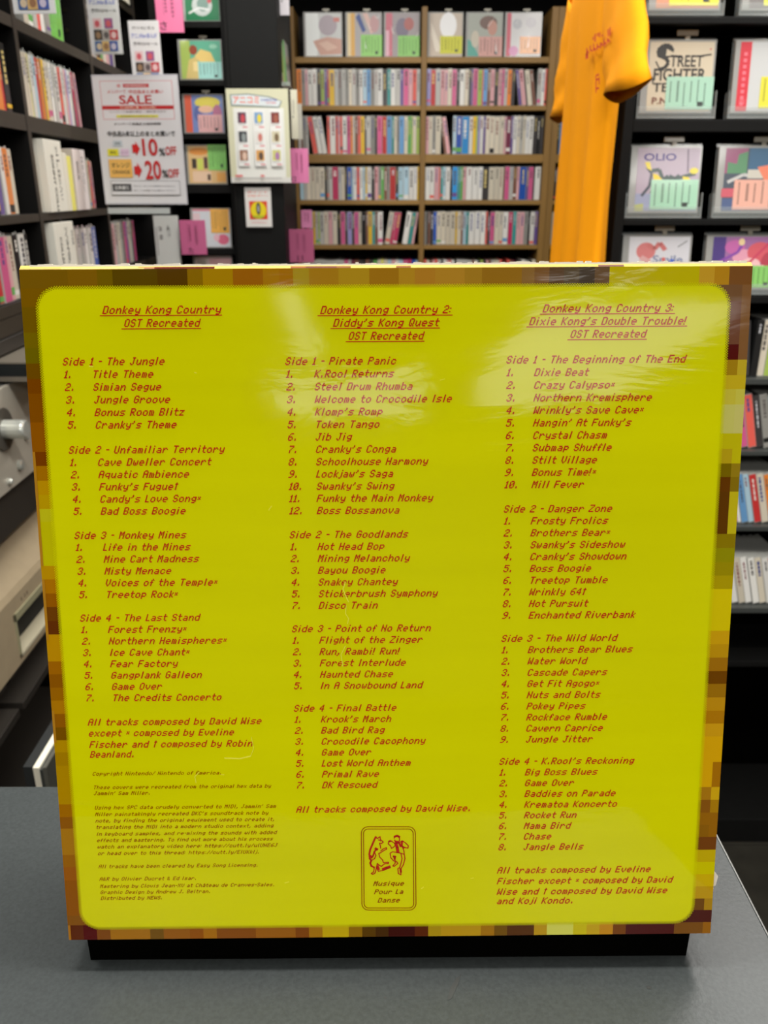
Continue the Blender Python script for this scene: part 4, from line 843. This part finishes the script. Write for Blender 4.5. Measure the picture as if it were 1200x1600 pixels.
sf = [('r', 0, 0, 1, 1, (196, 184, 160)), ('e', .24, .86, .13, .10, sfw), ('p', [(.26, .90), (.38, .84), (.36, .80), (.25, .80)], (196, 184, 160)), ('l', [(.24, .78), (.14, .80), (.12, .88), (.2, .95), (.3, .95), (.36, .87)], .05, sfw), ('l', [(.12, .82), (.26, .76), (.30, .70), (.24, .62), (.16, .60)], .055, sfw)]
sf += [('t', 'TREET', .32, .64, .17, .52, sfw), ('l', [(.74, .79), (.96, .82)], .025, sfw), ('l', [(.34, .80), (.5, .78)], .03, sfw), ('l', [(.10, .72), (.16, .62), (.30, .66)], .02, sfw), ('t', 'FIGHTER', .08, .44, .18, .82, sfw), ('l', [(.08, .40), (.06, .50)], .02, sfw), ('t', 'TEN', .08, .28, .13, .40, sfw), ('t', 'P.N.', .08, .10, .10, .28, (110, 56, 40)), ('r', .93, .88, .95, .91, (190, 80, 80))]
rcase(996, 1119, 186, sf, 'beige face-out case with black brush lettering, upper left of the black rack', sticker=(.35, .05, 1.0, .50, (158, 200, 178)), zi=1, seed=32)
rcase(1139, 1264, 186, [('r', 0, 0, 1, 1, (190, 192, 192)), ('p', [(.5, .62), (.5, .85), (.58, .85), (.62, 1), (1, 1), (1, .55)], (44, 70, 106)), ('r', -.03, 0, .14, 1, (200, 34, 52)), ('t', 'SOUNDTRACK', .02, .1, .07, .09, (220, 110, 120))] + [('r', .03, .08 + k_ * .09, .08, .13 + k_ * .09, (226, 110, 124)) for k_ in range(9)], 'grey face-out case with red band and dark blue figure, upper right rack', sticker=(.38, .07, 1.0, .50, (214, 208, 52)), zi=1, seed=33)
ol = [('r', 0, 0, 1, 1, (176, 162, 178)), ('r', 0, 0, 1, .28, (150, 156, 184)), ('p', [(0, 0), (.14, 0), (.14, .12), (0, .1)], (170, 176, 110)), ('t', 'OLIO', .10, .80, .115, .52, (40, 20, 116)),
    ('l', [(.16, .70), (.24, .60), (.22, .40), (.10, .24)], .045, (66, 74, 84)), ('l', [(.24, .64), (.36, .66), (.42, .52), (.60, .50), (.80, .56), (.95, .60)], .06, (64, 82, 80)), ('l', [(.26, .45), (.30, .36), (.26, .28)], .07, (60, 76, 70)), ('l', [(.45, .5), (.52, .55), (.62, .5), (.7, .56)], .08, (58, 78, 76)),
    ('p', [(.12, .78), (.2, .78), (.24, .64), (.16, .68)], (226, 208, 50)), ('p', [(.26, .60), (.34, .58), (.44, .48), (.36, .42), (.26, .38), (.28, .5)], (232, 206, 50)), ('p', [(.74, .55), (.84, .54), (.9, .46), (.78, .44)], (232, 210, 60)), ('e', .92, .64, .07, .05, (222, 206, 60)), ('e', .3, .4, .04, .05, (228, 160, 70)), ('l', [(.80, .98), (.82, .62)], .018, (92, 78, 96))]
rcase(978, 1097, 343, ol, 'lilac face-out case with blue title and yellow birds, middle left of the black rack', sticker=(.31, .05, .98, .50, (160, 206, 178)), zi=2, seed=34)
dk = [('r', 0, 0, 1, 1, (76, 84, 96)), ('r', 0, .6, .34, 1, (150, 90, 120)), ('p', [(.04, .6), (.34, .6), (.34, .95), (.2, .9), (.18, .75), (.04, .78)], (92, 140, 104)), ('r', .36, .6, 1, 1, (64, 100, 130)), ('l', [(.06, .46), (.3, .58), (.45, .55)], .05, (190, 190, 188)), ('r', .36, .52, .66, .66, (196, 192, 180)), ('p', [(.5, .7), (.7, .74), (.9, .6), (.9, .45), (.62, .5)], (222, 128, 100)), ('r', -.02, .22, .2, .36, (196, 90, 104)), ('r', 0, 0, .3, .2, (76, 92, 130))]
rcase(1114, 1238, 343, dk, 'dark blue and pink face-out case beside the lilac one, middle right of the black rack', sticker=(.24, .05, .98, .50, (222, 168, 150)), zi=2, seed=35)
rcase(966, 1082, 466, [('r', 0, 0, 1, 1, (206, 206, 212)), ('e', .28, .72, .16, .17, (200, 118, 118)), ('l', [(.3, .85), (.42, .76), (.5, .88), (.6, .74)], .08, (196, 110, 108)), ('l', [(.2, .6), (.35, .5), (.3, .4)], .1, (206, 160, 160)), ('t', 'Smile', .40, .48, .16, .5, (120, 130, 160)), ('e', .58, .56, .03, .04, (200, 90, 80)), ('e', .72, .52, .04, .05, (70, 100, 190)), ('e', .85, .48, .03, .03, (200, 180, 90)), ('l', [(.8, .8), (.95, .92)], .015, (90, 90, 90))], 'white face-out case with pink looping drawing, just above the yellow box', zi=3, seed=36)
rcase(1096, 1216, 466, [('r', 0, 0, 1, 1, (150, 100, 150)), ('r', 0, .3, .2, 1, (70, 50, 120)), ('e', .35, .8, .16, .14, (186, 96, 160)), ('e', .5, .6, .18, .16, (214, 150, 170)), ('e', .75, .7, .2, .2, (200, 84, 96)), ('e', .62, .45, .16, .14, (226, 180, 180)), ('e', .9, .5, .12, .2, (170, 60, 76)), ('l', [(.1, .5), (.4, .7), (.5, .95)], .05, (130, 70, 160)), ('l', [(.3, .4), (.6, .5), (.9, .9)], .04, (190, 60, 90)), ('e', .45, .9, .05, .07, (226, 200, 150)), ('e', .8, .35, .08, .1, (236, 200, 196))], 'busy purple and red face-out case with green sticker at the box corner, black rack', sticker=(.50, .04, 1.0, .44, (128, 190, 96)), zi=3, seed=37)
rr = 'on the black rack'
def rrow(i, px0, px1, spec, h, place, **k):
    z = RZ[i][0]; py = RB[i][0]; a, b = at(px0, py, YR + .02).x, at(px1, py, YR + .02).x
    row(Vector((a, YR + .02, z)), 0, spec, b - a, h, .14, place, 'disc cases on the black rack', **k)
rrow(4, 1120, 1215, "W7 k4 _6 d6\\ k5 w5 l5 W5", .128, 'in upper spine-out row ' + rr, lean=.12)
rrow(5, 1128, 1230, "W3 _14 p10\\ R9\\ d7\\ g8\\ s8\\ W8\\", .132, 'in second spine-out row ' + rr, lean=.24)
rrow(6, 1122, 1230, "_15 p9\\ W4\\ b9\\ s7\\ r9\\ w9\\ o6\\ W8\\ h8\\", .132, 'in third spine-out row ' + rr, lean=.27)
rrow(7, 1112, 1230, "_15 W8\\ W8\\ w8\\ W8\\ W8\\ w8\\ W8\\ R8\\ W8\\", .134, 'in bottom spine-out row ' + rr, lean=.27)
# ------------------------------------------------------------------ orange shirt hanging at the end of the rack
SH = noisy(mat((244, 156, 8), .85, key='shirt', spec=.15), 900, .05, .15)
SHIN = mat((214, 120, 6), .9)
tee = empty('orange_shirt', 'bright orange short-sleeved shirt hanging edge-on beside the black rack', 'shirt', frame((.427, 1.92, HC)))
def loft(rings, name, mt, parent, inner=None, closed_ends=False):
    m = MB(); n = len(rings[0]); k = m.mi(mt)
    for r in rings: m.v += [tuple(p) for p in r]
    for i in range(len(rings) - 1):
        for j in range(n):
            q = (j + 1) % n; m.f.append((i * n + j, i * n + q, (i + 1) * n + q, (i + 1) * n + j)); m.m.append(k)
    o = m.build(name, parent, smooth=True)
    s = o.modifiers.new('thick', 'SOLIDIFY'); s.thickness = .0015; s.offset = -1
    return o
N = 48; rings = []
prof_ = [(.425, .09, .022), (.405, .13, .030), (.375, .175, .036), (.34, .192, .038), (.28, .196, .038), (.20, .194, .036), (.10, .191, .034), (0, .190, .033), (-.10, .191, .034), (-.20, .194, .036), (-.32, .198, .040)]
def interp(z):
    for (a, b, c), (d, e, f) in zip(prof_, prof_[1:]):
        if z <= a and z >= d: t = (a - z) / (a - d); return b + (e - b) * t, c + (f - c) * t
    return prof_[-1][1:]
for i in range(39):
    z = .425 - i * (.745 / 38); a, b = interp(z); r = []
    for j in range(N):
        t = 2 * math.pi * j / N; cy_, sx_ = math.cos(t), math.sin(t)
        y = a * (abs(cy_) ** .95) * (1 if cy_ > 0 else -1); x = b * (abs(sx_) ** .95) * (1 if sx_ > 0 else -1)
        f = min(1, max(0, (.35 - z) / .35))
        x += f * abs(sx_) * (.010 * math.sin(y * 52 + z * 2.2) + .004 * math.sin(y * 97 - z * 3 + 1)) + .006 * f * math.sin(y * 14 + 1.4)
        r.append((x, y, z))
    rings.append(r)
loft(rings, 'body', SH, tee)
def sleeve(c0, c1, r0, r1, h0, h1, bulge, name='sleeve'):
    c0, c1 = Vector(c0), Vector(c1); d = (c1 - c0).normalized(); up = Vector((1, 0, 0)); u = d.cross(up).normalized(); w_ = u.cross(d).normalized(); rings = []
    for i in range(13):
        t = i / 12; c = c0.lerp(c1, t); a = r0 + (r1 - r0) * t; b = h0 + (h1 - h0) * t; rr = []
        for j in range(36):
            q = 2 * math.pi * j / 36; fold = 1 + .05 * math.sin(3 * q + 4 * t) + .03 * math.sin(7 * q - 5 * t)
            k_ = 1.015 if t > .88 else 1.0
            uu = u.lerp(Vector((0, 1 if u.y > 0 else -1, 0)), t).normalized(); ww = w_.lerp(Vector((1 if w_.x > 0 else -1, 0, 0)), t).normalized()
            p = c + uu * (a * math.cos(q) * k_) + ww * (b * (abs(math.sin(q)) ** .8) * (1 if math.sin(q) > 0 else -1) * fold * k_)
            p.z += t * (p.y - c.y) * (-.045 - .115 * max(-1, min(1, (p.x - c.x) / b)))
            p.x += .004 * math.sin(18 * t + 2 * math.cos(q)) * t
            rr.append(tuple(p))
        rings.append(rr)
    return loft(rings, name, SH, tee)
sleeve((.0, -.165, .375), (-.022, -.368, .152), .08, .098, .022, .022, (0, 0, 1))
sleeve((.0, .16, .375), (-.008, .245, .158), .08, .088, .022, .018, (0, 0, 1))
m = MB(); rp = mat((206, 44, 22), .7); inv = tee.matrix_world.inverted()
def onx(pts, X=.386): m.poly([tuple(inv @ at_x(px, py, X)) for px, py in pts], rp)
def dash(x0_, y0_, x1_, y1_, wv): onx([(x0_, y0_), (x0_, y0_ + wv), (x1_, y1_ + wv), (x1_, y1_)])
r_ = random.Random(5)
for i in range(7):                            # foreshortened strokes of the two printed words
    x = 916 + i * 5.4; yb_ = 84 - i * 3.0
    dash(x, yb_ - r_.uniform(5, 11), x + 1.8, yb_ - r_.uniform(5, 11), r_.uniform(8, 12)); dash(x + 1.5, yb_ - r_.uniform(2, 6), x + 4.6, yb_ - 3, 3.0)
for x, y, h in ((929, 53, 13), (933, 52, 5), (936, 51, 8), (926, 58, 5), (949, 46, 11), (952, 43, 13), (940, 54, 4)): dash(x, y, x + 2, y - 1, h)
dash(915, 84, 919, 82, 9)
for y, h in ((116, 5), (123, 12), (137, 9)): dash(932, y, 936, y - 1, 3)
dash(930.5, 118, 932, 117, 28); dash(935.5, 121, 937, 119, 12)
m.build('chest_print', tee)

# ------------------------------------------------------------------ components in the lower left bookcase
XL = -.72
silver = noisy(mat((186, 180, 166), .38, metal=.3, key='sil'), 60, .04, .0, stretch=(1, .05, 1))
chrome = mat((214, 218, 210), .28, metal=.6); dkg = mat((52, 48, 43), .4)
for z1, z0, d0 in ((HC - .541, HC - .6255, -.012), (HC - .8795, HC - .900, -.004), (HC - .949, HC - .966, -.02), (HC - 1.25, HC - 1.27, 0)):
    lbox('shelf_board', 1.40, 1.925, d0, DL, z0, z1, dkg); lbox('shelf_board', .86, 1.38, d0, DL, z0, z1, dkg)
lbox('apron', .84, 2.995, -.004, .02, HC - .300, zD0 - .036, noisy(mat((44, 41, 37), .45, key='apr'), 30, .1))
am = empty('amplifier', 'silver amplifier with a large round volume knob at the left edge', 'amplifier', frame((XL, 0, HC)))
m = MB(); m.box(-.235, -.004, 1.402, 1.86, -.5385, -.3475, mat((90, 88, 84), .4)); m.build('chassis', am, bevel=.003)
m = MB(); m.box(-.004, .004, 1.402, 1.86, -.5385, -.3475, silver); m.build('front_panel', am, bevel=.0015)
def cylx(mb, x0_, x1_, y, z, r, mt, seg=28): mb.tube([(x0_, y, z), (x1_, y, z)], r, mt, seg)
m = MB(); ky, kz = 1.510, -.420
cylx(m, .004, .009, ky, kz, .040, mat((120, 116, 108), .3, metal=.6)); m.build('knob_ring', am)
m = MB(); m.tube([(.009, ky, kz), (.044, ky, kz), (.048, ky, kz), (.050, ky, kz), (.050, ky, kz)], [.018, .018, .017, .0145, .001], chrome, 32); m.build('volume_knob', am, smooth=False)
for y, z, r in ((1.555, -.505, .010), (1.60, -.46, .006), (1.50, -.52, .006)):
    m = MB(); m.tube([(.004, y, z), (.010, y, z), (.012, y, z)], [r, r, r * .7], chrome, 18); m.build('button', am)
pl = empty('disc_player', 'black disc player with pale trim lying on the silver amplifier', 'player', frame((-.62, 1.563, HC)))
m = MB(); m.box(-.30, .0, .002, .24, -.3415, -.309, mat((22, 26, 26), .5)); m.build('body', pl, bevel=.001)
m = MB(); m.box(-.302, .002, 0, .242, -.308, -.3045, mat((150, 142, 128), .35, metal=.5)); m.build('top_trim', pl)
m = MB(); m.box(-.302, .002, 0, .01, -.3415, -.332, mat((132, 124, 112), .35, metal=.5)); m.build('bottom_trim', pl)
for x in (-.28, -.11):
    for y in (.03, .20):
        m = MB(); m.tube([(x, y, -.3472), (x, y, -.3415)], .012, BLACK, 12); m.build('foot', pl)
m = MB()
for k_ in range(9): m.box(-.295, -.005, -.0006, .002, -.3305 + k_ * .0022, -.3297 + k_ * .0022, mat((44, 48, 48), .5))
m.build('front_grille', pl)
be = empty('beige_machine', 'beige machine with a framed black slot, below the amplifier at the left edge', 'machine', frame((XL, 0, HC)))
bg = noisy(mat((166, 150, 122), .38, key='beige'), 30, .04); bgl = mat((150, 146, 116), .4)
m = MB(); y0_, y1_ = 1.41, 1.90; sy, ey, sz0, sz1 = 1.432, 1.80, -.866, -.772
pr = [(-.235, -.8785), (0, -.8785), (0, -.740), (-.006, -.7275), (-.06, -.676), (-.235, -.676)]
def quadx(z0_, z1_, ya, yb_): m.poly([(0, ya, z0_), (0, yb_, z0_), (0, yb_, z1_), (0, ya, z1_)], bg)
ya, yb_ = -.1, y1_
y0_ = 1.02
quadx(-.8785, sz0, y0_, y1_); quadx(sz1, -.740, y0_, y1_); quadx(sz0, sz1, y0_, sy); quadx(sz0, sz1, ey, y1_)
for (xa, za), (xb, zb_) in zip(pr[2:], pr[3:] + pr[:1]): m.poly([(xa, y0_, za), (xa, y1_, za), (xb, y1_, zb_), (xb, y0_, zb_)], bg)
m.poly([(x, y0_, z) for x, z in pr], bg); m.poly([(x, y1_, z) for x, z in pr][::-1], bg)
m.poly([(-.235, y0_, -.8785), (-.235, y1_, -.8785), (0, y1_, -.8785), (0, y0_, -.8785)], bg)
m.build('housing', be)
m = MB()
for a, b, c, d, mt in ((sy, ey, sz1 - .016, sz1, bgl), (sy, ey, sz0, sz0 + .008, mat((190, 182, 156), .3)), (sy, sy + .006, sz0, sz1, bgl)): m.box(-.03, .003, a, b, c, d, mt)
m.build('slot_frame', be, bevel=.001)
m = MB(); m.box(-.03, -.028, sy, ey, sz0, sz1, mat((8, 8, 8), .7)); m.build('slot', be)
m = MB()
for k_, (a, b) in enumerate(((1.475, .006), (1.492, .005), (1.503, .006))): m.box(.0002, .0006, a, a + b * .7, -.762, -.755, mat((110, 100, 84), .5))
m.build('marking', be)
pa = empty('cabinet_panel', 'dark open cabinet door edged in bright aluminium, behind the table at left', 'cabinet', frame((-.468, .91, 0)))
m = MB(); m.box(-.013, .0, 0, .55, .35, HC - .718, mat((40, 42, 42), .4)); m.build('door_board', pa)
m = MB(); m.box(0, .0085, -.0005, .55, .35, HC - .719, mat((232, 226, 206), .3)); m.box(.0085, .013, -.0005, .55, .35, HC - .722, mat((60, 62, 58), .4)); m.box(.013, .018, -.0005, .55, .35, HC - .719, mat((170, 170, 158), .3, metal=.9)); m.build('aluminium_edge', pa)
m = MB(); m.box(-.22, -.014, .02, .55, 0.0, HC - 1.15, mat((8, 8, 7), .7, spec=.2)); m.build('body', pa)
